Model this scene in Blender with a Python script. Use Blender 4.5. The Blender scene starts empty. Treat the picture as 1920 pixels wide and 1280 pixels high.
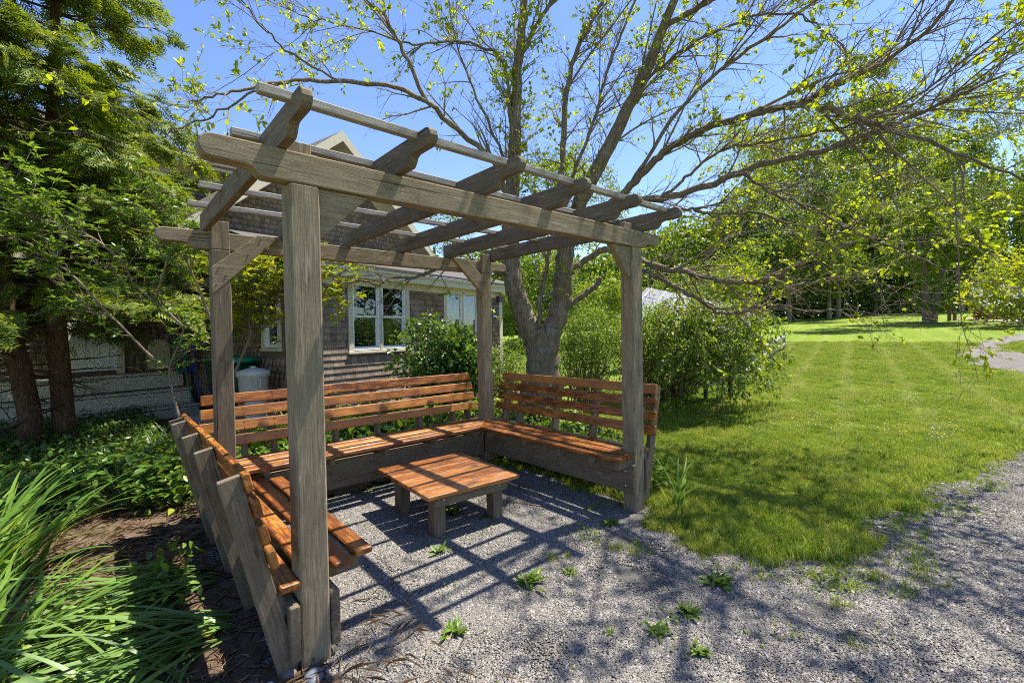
import bpy, bmesh, math, random
import numpy as np
from mathutils import Vector, Matrix
SC = bpy.context.scene
COL = SC.collection
rnd = random.Random(7)
rg = np.random.default_rng(11)

# ------------------------------------------------------------------ camera
CAM = np.array([-0.7427, -2.4054, 1.6267]); YAW, PITCH, ROLL = math.radians(41.358), math.radians(-1.1686), math.radians(-1.0047)
FPX = 866.53
def cam_axes():
    cy, sy = math.cos(YAW), math.sin(YAW)
    fwd = np.array([sy*math.cos(PITCH), cy*math.cos(PITCH), math.sin(PITCH)])
    right = np.array([cy, -sy, 0.0]); up = np.cross(right, fwd)
    c, d = math.cos(ROLL), math.sin(ROLL)
    return c*right + d*up, -d*right + c*up, fwd
RX, RY, RZ = cam_axes()
cd = bpy.data.cameras.new('camera'); cam = bpy.data.objects.new('camera', cd); COL.objects.link(cam)
cd.sensor_width = 36.0; cd.lens = FPX/1920*36.0; cd.clip_start = 0.05; cd.clip_end = 600
M = Matrix.Identity(4)
for i in range(3):
    M[i][0], M[i][1], M[i][2], M[i][3] = RX[i], RY[i], -RZ[i], CAM[i]
cam.matrix_world = M
SC.camera = cam

# ------------------------------------------------------------------ sky and sun
SUNV = Vector((0.43, -0.07, 1.0)).normalized()
EL = math.asin(SUNV.z); AZ = math.atan2(SUNV.x, SUNV.y)
wd = bpy.data.worlds.new('World'); SC.world = wd; wd.use_nodes = True
nt = wd.node_tree; bg = nt.nodes['Background']
sky = nt.nodes.new('ShaderNodeTexSky'); sky.sky_type = 'NISHITA'; sky.sun_disc = False
sky.sun_elevation = EL; sky.sun_rotation = AZ; sky.air_density = 1.0; sky.dust_density = 0.1; sky.ozone_density = 2.8
hsv = nt.nodes.new('ShaderNodeHueSaturation'); hsv.inputs['Hue'].default_value = .512; hsv.inputs['Saturation'].default_value = 1.1; hsv.inputs['Value'].default_value = .86; nt.links.new(sky.outputs[0], hsv.inputs['Color']); nt.links.new(hsv.outputs[0], bg.inputs[0]); bg.inputs[1].default_value = 0.125
sl = bpy.data.lights.new('sun', 'SUN'); sl.energy = 5.0; sl.angle = math.radians(0.55); sl.color = (1.0, 0.94, 0.82)
so = bpy.data.objects.new('sun', sl); COL.objects.link(so); so.location = (6, -1, 14)
so.rotation_euler = (-SUNV).to_track_quat('-Z', 'Y').to_euler()
SC.view_settings.view_transform = 'Standard'; SC.view_settings.look = 'None'
SC.view_settings.exposure = 1.3; SC.view_settings.gamma = 1.0; SC.view_settings.use_curve_mapping = False
SC.render.film_transparent = False
SC.cycles.max_bounces = 8; SC.cycles.diffuse_bounces = 3; SC.cycles.glossy_bounces = 3
SC.cycles.transmission_bounces = 5; SC.cycles.transparent_max_bounces = 8
SC.cycles.use_denoising = False; SC.cycles.filter_width = 1.05; SC.cycles.denoising_prefilter = 'ACCURATE'; SC.cycles.sample_clamp_indirect = 6.0

# ------------------------------------------------------------------ helpers
WM = {}
def ray(u, v): return (u-960)/FPX*RX + (640-v)/FPX*RY + RZ
def px(u, v, d): return CAM + d*ray(u, v)          # the point that lies d metres ahead
def soft(t): return np.log1p(np.exp(np.clip(t, -40, 60)))
def TZ(x, y=0): return 0.05*soft(np.asarray(x, float)-6.0)
def gnd(u, v):
    d = ray(u, v); ts = np.linspace(.3, 130, 6000); P = CAM[:, None] + d[:, None]*ts
    f = P[2]-TZ(P[0]); i = int(np.argmax(f < 0)) if (f < 0).any() else len(ts)-1
    return np.array([P[0, i], P[1, i], float(TZ(P[0, i]))])
def vn(x, y, s, seed=0):                             # cheap smooth noise, about -1..1
    r = np.random.default_rng(1000+seed); o = 0
    for k in range(6):
        a = r.uniform(0, 6.28); f = s*r.uniform(.6, 1.7)
        o = o + np.sin((x*math.cos(a)+y*math.sin(a))*f + r.uniform(0, 6.28))
    return o/3.2
def inpoly(x, y, poly):
    x = np.asarray(x); y = np.asarray(y); ins = np.zeros(x.shape, bool); n = len(poly)
    for i in range(n):
        x0, y0 = poly[i]; x1, y1 = poly[(i+1) % n]
        c = ((y0 > y) != (y1 > y)) & (x < (x1-x0)*(y-y0)/((y1-y0) if y1 != y0 else 1e-9)+x0)
        ins ^= c
    return ins

def tag(o, label=None, cat=None, group=None, kind=None):
    if label: o['label'] = label
    if cat: o['category'] = cat
    if group: o['group'] = group
    if kind: o['kind'] = kind
    return o
def place(o, Mw, parent=None):
    COL.objects.link(o); WM[o.name] = Mw.copy()
    if parent is not None:
        o.parent = parent; o.matrix_basis = WM[parent.name].inverted() @ Mw
    else: o.matrix_basis = Mw
    return o
def empty(name, loc=(0, 0, 0), rz=0.0, parent=None):
    o = bpy.data.objects.new(name, None); o.empty_display_size = .1
    return place(o, Matrix.Translation(Vector(loc)) @ Matrix.Rotation(rz, 4, 'Z'), parent)
def thing(name, label, cat, loc=(0, 0, 0), rz=0.0, group=None): return tag(empty(name, loc, rz), label, cat, group)
def obj(name, me, mat=None, parent=None, Mw=None):
    if mat is not None and not me.materials: me.materials.append(mat)
    return place(bpy.data.objects.new(name, me), Mw if Mw is not None else (WM[parent.name] if parent else Matrix.Identity(4)), parent)
def mesh_np(name, V, Fs, smooth=False):
    me = bpy.data.meshes.new(name); V = np.asarray(V, np.float32)
    if not isinstance(Fs, list): Fs = [Fs]
    Fs = [np.asarray(f, np.int32) for f in Fs if len(f)]
    tot = np.concatenate([np.full(len(f), f.shape[1], np.int32) for f in Fs]); lv = np.concatenate([f.ravel() for f in Fs])
    st = np.concatenate([[0], np.cumsum(tot)[:-1]]).astype(np.int32)
    me.vertices.add(len(V)); me.vertices.foreach_set('co', V.ravel())
    me.loops.add(len(lv)); me.loops.foreach_set('vertex_index', lv)
    me.polygons.add(len(tot)); me.polygons.foreach_set('loop_start', st); me.polygons.foreach_set('loop_total', tot)
    if smooth: me.polygons.foreach_set('use_smooth', np.ones(len(tot), bool))
    me.update(calc_edges=True); return me
def bm_mesh(bm, name, smooth=False):
    bmesh.ops.recalc_face_normals(bm, faces=bm.faces[:])
    me = bpy.data.meshes.new(name); bm.to_mesh(me); bm.free()
    if smooth: me.polygons.foreach_set('use_smooth', np.ones(len(me.polygons), bool))
    return me
class MB:                                            # collects boxes into one mesh
    def __init__(s): s.V = []; s.F = []
    def box(s, a, b):
        n = len(s.V); (x0, y0, z0), (x1, y1, z1) = a, b
        s.V += [(x, y, z) for z in (z0, z1) for y in (y0, y1) for x in (x0, x1)]
        s.F += [tuple(n+i for i in f) for f in ((0, 2, 3, 1), (4, 5, 7, 6), (0, 1, 5, 4), (2, 6, 7, 3), (0, 4, 6, 2), (1, 3, 7, 5))]
        return s
    def poly(s, pts): n = len(s.V); s.V += [tuple(p) for p in pts]; s.F.append(tuple(range(n, n+len(pts)))); return s
    def prism(s, pts, d):                            # polygon pts pushed along d
        n = len(s.V); k = len(pts); s.V += [tuple(p) for p in pts]+[tuple(np.add(p, d)) for p in pts]
        s.F.append(tuple(range(n, n+k))); s.F.append(tuple(range(n+2*k-1, n+k-1, -1)))
        s.F += [(n+i, n+k+i, n+k+(i+1) % k, n+(i+1) % k) for i in range(k)]; return s
    def mesh(s, name, bev=0):
        me = bpy.data.meshes.new(name); me.from_pydata(s.V, [], s.F)
        bm = bmesh.new(); bm.from_mesh(me)
        bmesh.ops.recalc_face_normals(bm, faces=bm.faces[:])
        if bev: bmesh.ops.bevel(bm, geom=bm.edges[:], offset=bev, segments=1, affect='EDGES')
        bm.to_mesh(me); bm.free(); return me
    def build(s, name, mat, parent=None, bev=0, Mw=None): return obj(name, s.mesh(name, bev), mat, parent, Mw)

def plank_mesh(L, w, h, bev=.004, m0=0.0, m1=0.0, rough=0.0):
    b = min(bev, w*.4, h*.4)
    def ring(x, i):
        y, z = w/2-i, h/2-i; c = b
        r = [(y-c, z), (y, z-c), (y, -z+c), (y-c, -z), (-y+c, -z), (-y, -z+c), (-y, z-c), (-y+c, z)]
        return [(x, a, q) for a, q in r]
    k = max(1, int(L/.35)); xs = [(0, b*.8), (b, 0)]+[(b+(L-2*b)*i/k, 0) for i in range(1, k)]+[(L-b, 0), (L, b*.8)]
    V = []
    ph = rnd.uniform(0, 6.28)
    for x, i in xs:
        for (a, y, z) in ring(x, i):
            t = x/L; V.append((a + m0*y*(1-t) + m1*y*t, y + rough*math.sin(ph+x*3.1), z + rough*math.cos(ph*2+x*2.3)))
    F = []
    for r in range(len(xs)-1):
        for j in range(8): a = r*8+j; c2 = r*8+(j+1) % 8; F.append((a, c2, c2+8, a+8))
    n = len(V)
    me = bpy.data.meshes.new('plank'); me.from_pydata(V, [], F+[tuple(range(7, -1, -1)), tuple(range(n-8, n))]); return me
def frame(p0, p1, up=(0, 0, 1)):
    p0 = Vector(p0); x = (Vector(p1)-p0); L = x.length; x.normalize(); z = Vector(up); y = z.cross(x)
    if y.length < 1e-4: y = Vector((0, 1, 0)).cross(x)
    y.normalize(); z = x.cross(y); Mm = Matrix((x, y, z)).transposed().to_4x4(); Mm.translation = p0
    return Mm, L
def plank(name, p0, p1, w, h, mat, parent, up=(0, 0, 1), bev=.004, m0=0, m1=0, rough=0.0):
    Mm, L = frame(p0, p1, up); return obj(name, plank_mesh(L, w, h, bev, m0, m1, rough), mat, parent, Mm)
def profile(name, outline, thick, mat, parent, Mw, bev=.006):   # outline in local x,z; thickness in local y
    bm = bmesh.new(); vs = [bm.verts.new((x, -thick/2, z)) for x, z in outline]; f = bm.faces.new(vs)
    r = bmesh.ops.extrude_face_region(bm, geom=[f])
    bmesh.ops.translate(bm, verts=[e for e in r['geom'] if isinstance(e, bmesh.types.BMVert)], vec=(0, thick, 0))
    bmesh.ops.recalc_face_normals(bm, faces=bm.faces[:])
    ed = [e for e in bm.edges if len(e.link_faces) == 2 and e.calc_face_angle(0) > .9]
    bmesh.ops.bevel(bm, geom=ed, offset=bev, segments=2, affect='EDGES', profile=.5)
    return obj(name, bm_mesh(bm, name), mat, parent, Mw)
def lathe_mesh(prof, n=20, name='lathe'):
    V = [(r*math.cos(2*math.pi*k/n), r*math.sin(2*math.pi*k/n), z) for r, z in prof for k in range(n)]
    F = [(i*n+k, i*n+(k+1) % n, (i+1)*n+(k+1) % n, (i+1)*n+k) for i in range(len(prof)-1) for k in range(n)]
    F += [tuple(range(n-1, -1, -1)), tuple(range((len(prof)-1)*n, len(prof)*n))]
    me = bpy.data.meshes.new(name); me.from_pydata(V, [], F); me.polygons.foreach_set('use_smooth', [True]*(len(F)-2)+[False]*2); return me
def tubes(paths, sides=6):                           # list of (points n x 3, radii n)
    Vs, Fs, o = [], [], 0
    ang = np.arange(sides)*2*np.pi/sides; ca, sa = np.cos(ang), np.sin(ang)
    for P, R in paths:
        P = np.asarray(P, float); n = len(P)
        T = np.gradient(P, axis=0); T /= np.linalg.norm(T, axis=1)[:, None]+1e-9
        ref = np.array([0, 0, 1.]) if abs(T[0, 2]) < .8 else np.array([1., 0, 0])
        A = np.cross(T, ref); A /= np.linalg.norm(A, axis=1)[:, None]+1e-9; B = np.cross(T, A)
        R = np.asarray(R, float)[:, None, None]
        V = P[:, None, :] + R*(A[:, None, :]*ca[None, :, None] + B[:, None, :]*sa[None, :, None])
        Vs.append(V.reshape(-1, 3))
        i = np.arange(n-1)[:, None]*sides; j = np.arange(sides)[None, :]; j2 = (j+1) % sides
        Fs.append(np.stack([i+j, i+j2, i+sides+j2, i+sides+j], -1).reshape(-1, 4)+o); o += n*sides
    return np.concatenate(Vs), np.concatenate(Fs)
def tube_obj(name, paths, sides, mat, parent, smooth=True):
    V, F = tubes(paths, sides); Mw = WM[parent.name] if parent else Matrix.Identity(4)
    inv = np.array(Mw.inverted()); V = V @ inv[:3, :3].T + inv[:3, 3]
    return obj(name, mesh_np(name, V, F, smooth), mat, parent, Mw)
def resample(P, n):
    P = np.asarray(P, float); d = np.r_[0, np.cumsum(np.linalg.norm(np.diff(P, axis=0), axis=1))]
    # Catmull-Rom through the points
    t = np.linspace(0, len(P)-1, n); out = []
    E = np.vstack([2*P[0]-P[1], P, 2*P[-1]-P[-2]])
    for q in t:
        i = min(int(q), len(P)-2); f = q-i; a, b, c, e = E[i:i+4]
        out.append(.5*((2*b)+(c-a)*f+(2*a-5*b+4*c-e)*f*f+(3*b-a-3*c+e)*f**3))
    return np.array(out)
def unit(v): return v/(np.linalg.norm(v, axis=-1, keepdims=True)+1e-9)
# leaf templates: rows are (along, side, lift); faces
LEAF4 = (np.array([(0, 0, 0), (.45, .5, .10), (1, 0, 0), (.45, -.5, .10)]), np.array([(0, 2, 1), (0, 3, 2)]))
LEAF6 = (np.array([(0, 0, 0), (.28, .42, .08), (.62, .40, .06), (1, 0, -.10), (.62, -.40, .06), (.28, -.42, .08), (.45, 0, .0)]),
         np.array([(0, 6, 1), (1, 6, 2), (2, 6, 3), (0, 5, 6), (5, 4, 6), (4, 3, 6)]))
def leaves(P, D, N, L, Wd, tmpl):
    V0, F0 = tmpl; n, k = len(P), len(V0)
    D = unit(D); S = unit(np.cross(N, D)); Nn = np.cross(D, S)
    V = P[:, None]+D[:, None]*(L[:, None]*V0[None, :, 0])[..., None]+S[:, None]*(Wd[:, None]*V0[None, :, 1])[..., None]+Nn[:, None]*(L[:, None]*V0[None, :, 2])[..., None]
    F = F0[None]+np.arange(n)[:, None, None]*k
    return V.reshape(-1, 3), F.reshape(-1, F0.shape[1])
def merge(parts):
    V = np.concatenate([p[0] for p in parts]); o = 0; F = []
    for v, f in parts: F.append(f+o); o += len(v)
    return V, np.concatenate(F)
def rand_dir(n, up=0.0):
    d = rg.normal(size=(n, 3)); d[:, 2] += up; return unit(d)
def foliage(name, V, F, mat, parent, kind='stuff'):
    Mw = WM[parent.name] if parent is not None else Matrix.Identity(4); inv = np.array(Mw.inverted())
    o = obj(name, mesh_np(name, V @ inv[:3, :3].T + inv[:3, 3], F), mat, parent, Mw)
    if kind: o['kind'] = kind
    return o

# ------------------------------------------------------------------ materials
class G:
    def __init__(s, name):
        s.m = bpy.data.materials.new(name); s.m.use_nodes = True; s.t = s.m.node_tree; s.t.nodes.clear()
        s.out = s.t.nodes.new('ShaderNodeOutputMaterial')
    def n(s, typ, ins=None, **props):
        x = s.t.nodes.new('ShaderNode'+typ)
        for k, v in props.items(): setattr(x, k, v)
        for k, v in (ins or {}).items(): s.set(x.inputs[k], v)
        return x
    def set(s, sock, v):
        if isinstance(v, bpy.types.NodeSocket): s.t.links.new(v, sock)
        else: sock.default_value = (*v, 1.0) if (isinstance(v, tuple) and len(v) == 3 and sock.type == 'RGBA') else v
    def math(s, op, a, b=0.0): return s.n('Math', {0: a, 1: b}, operation=op).outputs[0]
    def ramp(s, fac, stops, interp='LINEAR'):
        r = s.n('ValToRGB', {0: fac}); r.color_ramp.interpolation = interp; e = r.color_ramp.elements
        while len(e) < len(stops): e.new(.5)
        for i, (p, c) in enumerate(stops): e[i].position = p; e[i].color = (*c, 1) if len(c) == 3 else c
        return r.outputs[0]
    def noise(s, vec, scale, detail=5, rough=.55, dist=0.0):
        return s.n('TexNoise', {'Vector': vec, 'Scale': scale, 'Detail': detail, 'Roughness': rough, 'Distortion': dist}).outputs[0]
    def mapped(s, vec, scale=(1, 1, 1), loc=None):
        mp = s.n('Mapping', {'Vector': vec, 'Scale': scale})
        if loc is not None: s.set(mp.inputs['Location'], loc)
        return mp.outputs[0]
    def mix(s, fac, a, b, mode='MIX'):
        x = s.n('Mix', None, data_type='RGBA', blend_type=mode); s.set(x.inputs[0], fac); s.set(x.inputs[6], a); s.set(x.inputs[7], b); return x.outputs[2]
    def bump(s, h, strength=.3, dist=.01, normal=None):
        d = {'Height': h, 'Strength': strength, 'Distance': dist}
        if normal is not None: d['Normal'] = normal
        return s.n('Bump', d).outputs[0]
    def pbsdf(s, **k): return s.n('BsdfPrincipled', {a.replace('_', ' '): b for a, b in k.items()}).outputs[0]
    def done(s, sh): s.t.links.new(sh, s.out.inputs[0]); return s.m
def objcoord(g, scale):
    tc = g.n('TexCoord').outputs['Object']; r = g.n('ObjectInfo').outputs['Random']
    off = g.n('CombineXYZ', {0: g.math('MULTIPLY', r, 37.0), 1: g.math('MULTIPLY', r, 91.0), 2: g.math('MULTIPLY', r, 53.0)}).outputs[0]
    v = g.n('VectorMath', {0: tc, 1: off}, operation='ADD').outputs[0]
    return v, r

def m_greywood(name, dark=(.112, .083, .052), mid=(.235, .182, .118), light=(.39, .312, .212), green=.38):
    g = G(name); v, r = objcoord(g, 1)
    gr = g.noise(g.mapped(v, (.7, 30, 30)), 3.0, 9, .68, .9)
    fine = g.noise(g.mapped(v, (2.0, 130, 130)), 3.0, 5, .65)
    col = g.ramp(gr, [(.30, dark), (.5, mid), (.68, light)])
    col = g.mix(.5, col, g.ramp(fine, [(.34, tuple(x*.8 for x in dark)), (.64, light)]))
    big = g.noise(v, 2.2, 5, .6); col = g.mix(g.math('MULTIPLY', g.ramp(big, [(.42, (0, 0, 0)), (.66, (1, 1, 1))]), green), col, (.13, .13, .07))
    blo = g.noise(g.mapped(v, (3.0, 9, 9)), 1.6, 6, .65, .6); col = g.mix(g.math('MULTIPLY', g.ramp(blo, [(.50, (0, 0, 0)), (.66, (1, 1, 1))]), .45), col, tuple(x*.75 for x in dark))
    pal = g.noise(g.mapped(v, (2.2, 16, 16)), 2.2, 6, .7, .4); col = g.mix(g.math('MULTIPLY', g.ramp(pal, [(.57, (0, 0, 0)), (.66, (1, 1, 1))]), .55), col, tuple(min(.6, x*1.25) for x in light))
    kn = g.n('TexVoronoi', {'Vector': g.mapped(v, (2.0, 7, 7)), 'Scale': 1.0}).outputs[0]
    col = g.mix(g.ramp(kn, [(.03, (1, 1, 1)), (.10, (0, 0, 0))]), col, (.07, .05, .032))
    crack = g.noise(g.mapped(v, (.6, 55, 55)), 2.0, 2, .4, .2)
    ck = g.ramp(crack, [(.28, (.9, .9, .9)), (.31, (0, 0, 0))]); col = g.mix(ck, col, (.045, .033, .024))
    hgt = g.math('ADD', g.math('ADD', g.math('MULTIPLY', gr, .6), g.math('MULTIPLY', fine, .5)), g.math('MULTIPLY', ck, -1.0))
    return g.done(g.pbsdf(Base_Color=col, Roughness=.82, Specular_IOR_Level=.25, Normal=g.bump(hgt, .55, .006)))
def m_stain(name, coat=.2):
    g = G(name); v, r = objcoord(g, 1)
    gr = g.noise(g.mapped(v, (1.1, 24, 24)), 3.0, 9, .68, 1.4)
    ring = g.n('TexWave', {'Vector': g.mapped(v, (.35, 9, 9)), 'Scale': 2.2, 'Distortion': 7.0, 'Detail': 4.0, 'Detail Scale': 1.6}).outputs[1]
    col = g.ramp(gr, [(.33, (.058, .017, .005)), (.47, (.20, .064, .011)), (.60, (.41, .150, .024)), (.74, (.62, .30, .07))])
    col = g.mix(g.math('MULTIPLY', g.ramp(ring, [(.62, (0, 0, 0)), (.9, (1, 1, 1))]), .55), col, (.085, .020, .006))
    big = g.noise(g.mapped(v, (3.0, 7, 7)), 1.6, 7, .7, .6); col = g.mix(g.ramp(big, [(.49, (0, 0, 0)), (.62, (.85, .85, .85))]), col, (.060, .016, .006))
    big2 = g.noise(g.mapped(v, (1.7, 6, 6)), 2.0, 5, .65); col = g.mix(g.ramp(big2, [(.53, (0, 0, 0)), (.66, (.6, .6, .6))]), col, (.56, .25, .05))
    worn = g.noise(g.mapped(v, (2.4, 12, 12)), 2.4, 7, .7); col = g.mix(g.ramp(worn, [(.60, (0, 0, 0)), (.68, (.6, .6, .6))]), col, (.34, .22, .13))
    kn = g.n('TexVoronoi', {'Vector': g.mapped(v, (2.6, 8, 8)), 'Scale': 1.0}).outputs[0]
    col = g.mix(g.ramp(kn, [(.05, (.95, .95, .95)), (.16, (0, 0, 0))]), col, (.040, .010, .004))
    col = g.mix(g.math('MULTIPLY', r, .55), col, (.12, .038, .012)); col = g.mix(g.ramp(g.math('FRACT', g.math('MULTIPLY', r, 7.0)), [(.55, (0, 0, 0)), (1.0, (.45, .45, .45))]), col, (.48, .22, .06))
    ro = g.ramp(g.noise(v, 9.0, 5), [(.3, (.26, .26, .26)), (.7, (.60, .60, .60))])
    return g.done(g.pbsdf(Base_Color=col, Roughness=ro, Specular_IOR_Level=.3, Coat_Weight=coat, Coat_Roughness=.10, Normal=g.bump(gr, .3, .004)))
def m_bark(name, a=(.055, .042, .032), b=(.20, .165, .13), scale=1.0, lichen=.25):
    g = G(name); tc = g.n('TexCoord').outputs['Object']
    w = g.noise(g.mapped(tc, (26*scale, 26*scale, 3.6*scale)), 1.6, 8, .7, 1.2)
    p = g.noise(g.mapped(tc, (9*scale, 9*scale, 3*scale)), 1.5, 5, .6, .6)
    f = g.noise(tc, 75*scale, 5, .7)
    col = g.mix(.35, g.ramp(w, [(.36, tuple(x*.45 for x in a)), (.5, a), (.64, b)]), g.ramp(f, [(.34, a), (.66, b)]))
    col = g.mix(g.math('MULTIPLY', g.ramp(p, [(.46, (0, 0, 0)), (.62, (1, 1, 1))]), .5), col, tuple(x*.7 for x in a))
    col = g.mix(g.math('MULTIPLY', g.ramp(g.noise(tc, 7*scale, 6, .65), [(.54, (0, 0, 0)), (.62, (1, 1, 1))]), lichen), col, (.34, .33, .25))
    h = g.math('ADD', w, g.math('MULTIPLY', f, .3))
    return g.done(g.pbsdf(Base_Color=col, Roughness=.92, Specular_IOR_Level=.12, Normal=g.bump(h, 1.0, .035/scale)))
def m_leaf(name, dark, light, trans=.42, tint=None, rough=.45, spec=.35):
    g = G(name); r = g.n('NewGeometry').outputs['Random Per Island']; ri = g.n('ObjectInfo').outputs['Random']
    f = g.math('FRACT', g.math('ADD', r, g.math('MULTIPLY', ri, 3.7)))
    col = g.ramp(f, [(.0, dark), (.75, light), (1.0, tint or light)])
    hs = g.n('HueSaturation', {'Value': 1.25, 'Saturation': 1.05, 'Color': col}).outputs[0]
    hs = g.mix(.35, hs, (.30, .34, .02)) if trans > .2 else hs
    a = g.pbsdf(Base_Color=col, Roughness=rough, Specular_IOR_Level=spec)
    t = g.n('BsdfTranslucent', {'Color': hs}).outputs[0]
    return g.done(g.n('MixShader', {0: trans, 1: a, 2: t}).outputs[0])
def m_plain(name, col, rough=.6, spec=.4, metal=0.0, var=.12, bump=.0, scale=14):
    g = G(name); v, r = objcoord(g, 1); nz = g.noise(v, scale, 5)
    c = g.mix(g.math('MULTIPLY', g.ramp(nz, [(.35, (0, 0, 0)), (.7, (1, 1, 1))]), var*2.2), col, tuple(x*.55 for x in col))
    k = dict(Base_Color=c, Roughness=rough, Specular_IOR_Level=spec, Metallic=metal)
    if bump: k['Normal'] = g.bump(nz, bump, .004)
    return g.done(g.pbsdf(**k))
def m_shingle(name):
    g = G(name); tc = g.n('TexCoord').outputs['Object']; isl = g.n('NewGeometry').outputs['Random Per Island']; r = g.n('ObjectInfo').outputs['Random']
    f = g.math('FRACT', g.math('ADD', isl, g.math('MULTIPLY', r, 7.3)))
    off = g.n('CombineXYZ', {0: g.math('MULTIPLY', f, 40.0), 1: 0.0, 2: g.math('MULTIPLY', f, 13.0)}).outputs[0]
    v = g.n('VectorMath', {0: tc, 1: off}, operation='ADD').outputs[0]
    gr = g.noise(g.mapped(v, (60, 60, 4)), 1.5, 5, .6)
    base = g.ramp(f, [(0, (.10, .074, .060)), (.35, (.20, .152, .122)), (.7, (.30, .235, .19)), (1, (.36, .26, .19))])
    col = g.mix(.55, base, g.ramp(gr, [(.3, (.06, .042, .034)), (.7, (.40, .32, .26))]))
    return g.done(g.pbsdf(Base_Color=col, Roughness=.88, Specular_IOR_Level=.2, Normal=g.bump(gr, .5, .004)))
def m_lawn():
    g = G('lawn_soil'); tc = g.n('TexCoord').outputs['Object']
    a = g.noise(tc, .35, 4); b = g.noise(tc, 6.0, 6); c = g.noise(g.mapped(tc, (1, 1, 1)), 60.0, 4, .7)
    col = g.ramp(b, [(.3, (.095, .165, .014)), (.55, (.165, .245, .020)), (.75, (.27, .31, .04))])
    col = g.mix(g.ramp(a, [(.4, (0, 0, 0)), (.7, (.6, .6, .6))]), col, (.25, .30, .035))
    # mower tracks run towards the trees
    sx = g.n('SeparateXYZ', {0: tc}); k = g.math('SUBTRACT', sx.outputs[1], g.math('MULTIPLY', sx.outputs[0], .22))
    st = g.math('SINE', g.math('ADD', g.math('MULTIPLY', k, 6.0), g.math('MULTIPLY', a, 4.0)))
    col = g.mix(g.math('MULTIPLY', g.ramp(st, [(.35, (0, 0, 0)), (.9, (1, 1, 1))]), .22), col, (.34, .38, .13))
    col = g.mix(.35, col, g.ramp(c, [(.35, (.05, .10, .01)), (.65, (.24, .30, .05))]))
    return g.done(g.pbsdf(Base_Color=col, Roughness=.9, Specular_IOR_Level=.1, Normal=g.bump(g.math('ADD', c, b), .9, .05)))
def m_gravel(name):
    g = G(name); tc = g.n('TexCoord').outputs['Object']
    wv = g.n('VectorMath', {0: tc, 1: g.n('TexNoise', {'Vector': tc, 'Scale': 30.0, 'Detail': 2.0}).outputs[1]}, operation='MULTIPLY_ADD')
    wv.inputs[1].default_value = (1, 1, 1); s = g.n('VectorMath', {0: g.n('TexNoise', {'Vector': tc, 'Scale': 30.0, 'Detail': 2.0}).outputs[1]}, operation='SCALE'); s.inputs['Scale'].default_value = .012
    g.t.links.new(s.outputs[0], wv.inputs[2]); vv = wv.outputs[0]
    V1 = g.n('TexVoronoi', {'Vector': vv, 'Scale': 62.0, 'Randomness': 1.0}); V2 = g.n('TexVoronoi', {'Vector': vv, 'Scale': 120.0})
    sep = g.n('SeparateColor', {0: V1.outputs['Color']}); sp2 = g.n('SeparateColor', {0: V2.outputs['Color']})
    c1 = g.ramp(sep.outputs[0], [(0, (.105, .098, .092)), (.45, (.21, .195, .18)), (.8, (.27, .26, .255)), (.93, (.40, .375, .345)), (1, (.36, .26, .18))])
    c2 = g.ramp(sp2.outputs[0], [(0, (.10, .096, .096)), (.6, (.20, .19, .186)), (1, (.33, .30, .27))])
    pick = g.ramp(g.noise(tc, 14.0, 3), [(.42, (0, 0, 0)), (.55, (1, 1, 1))])
    col = g.mix(pick, c1, c2)
    dust = g.ramp(g.noise(tc, 2.3, 5, .6), [(.48, (0, 0, 0)), (.66, (.8, .8, .8))]); col = g.mix(dust, col, (.29, .25, .21))
    needle = g.ramp(g.noise(tc, 45.0, 3), [(.66, (0, 0, 0)), (.70, (.6, .6, .6))]); col = g.mix(needle, col, (.36, .25, .14))
    edge = g.ramp(V1.outputs['Distance'], [(.3, (0, 0, 0)), (.75, (1, 1, 1))]); col = g.mix(g.math('MULTIPLY', edge, .35), col, (.10, .095, .09))
    h = g.math('ADD', g.math('MULTIPLY', V1.outputs['Distance'], -1.0), g.math('MULTIPLY', V2.outputs['Distance'], -.5))
    h = g.math('ADD', h, g.math('MULTIPLY', sep.outputs[1], .8))
    return g.done(g.pbsdf(Base_Color=col, Roughness=.85, Specular_IOR_Level=.25, Normal=g.bump(h, .75, .012)))
def m_mulch():
    g = G('mulch'); tc = g.n('TexCoord').outputs['Object']
    a = g.noise(tc, 9.0, 6); b = g.noise(tc, 70.0, 5, .7, 1.0); c = g.noise(g.mapped(tc, (60, 9, 1)), 4.0, 4, .6, 2.0)
    col = g.ramp(b, [(.3, (.065, .042, .028)), (.55, (.21, .145, .10)), (.75, (.38, .28, .20))])
    col = g.mix(.4, col, g.ramp(c, [(.35, (.07, .045, .03)), (.7, (.30, .20, .13))])); col = g.mix(g.ramp(a, [(.5, (0, 0, 0)), (.7, (.5, .5, .5))]), col, (.28, .225, .175))
    return g.done(g.pbsdf(Base_Color=col, Roughness=.95, Specular_IOR_Level=.1, Normal=g.bump(g.math('ADD', b, c), .9, .02)))
def m_glass():
    g = G('window_glass'); fr = g.n('Fresnel', {'IOR': 1.5}).outputs[0]
    gl = g.n('BsdfGlossy', {'Color': (.9, .95, 1.0), 'Roughness': .02}).outputs[0]; tr = g.n('BsdfTransparent', {'Color': (.55, .60, .60)}).outputs[0]
    return g.done(g.n('MixShader', {0: g.math('ADD', g.math('MULTIPLY', fr, .8), .03), 1: tr, 2: gl}).outputs[0])
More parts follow.
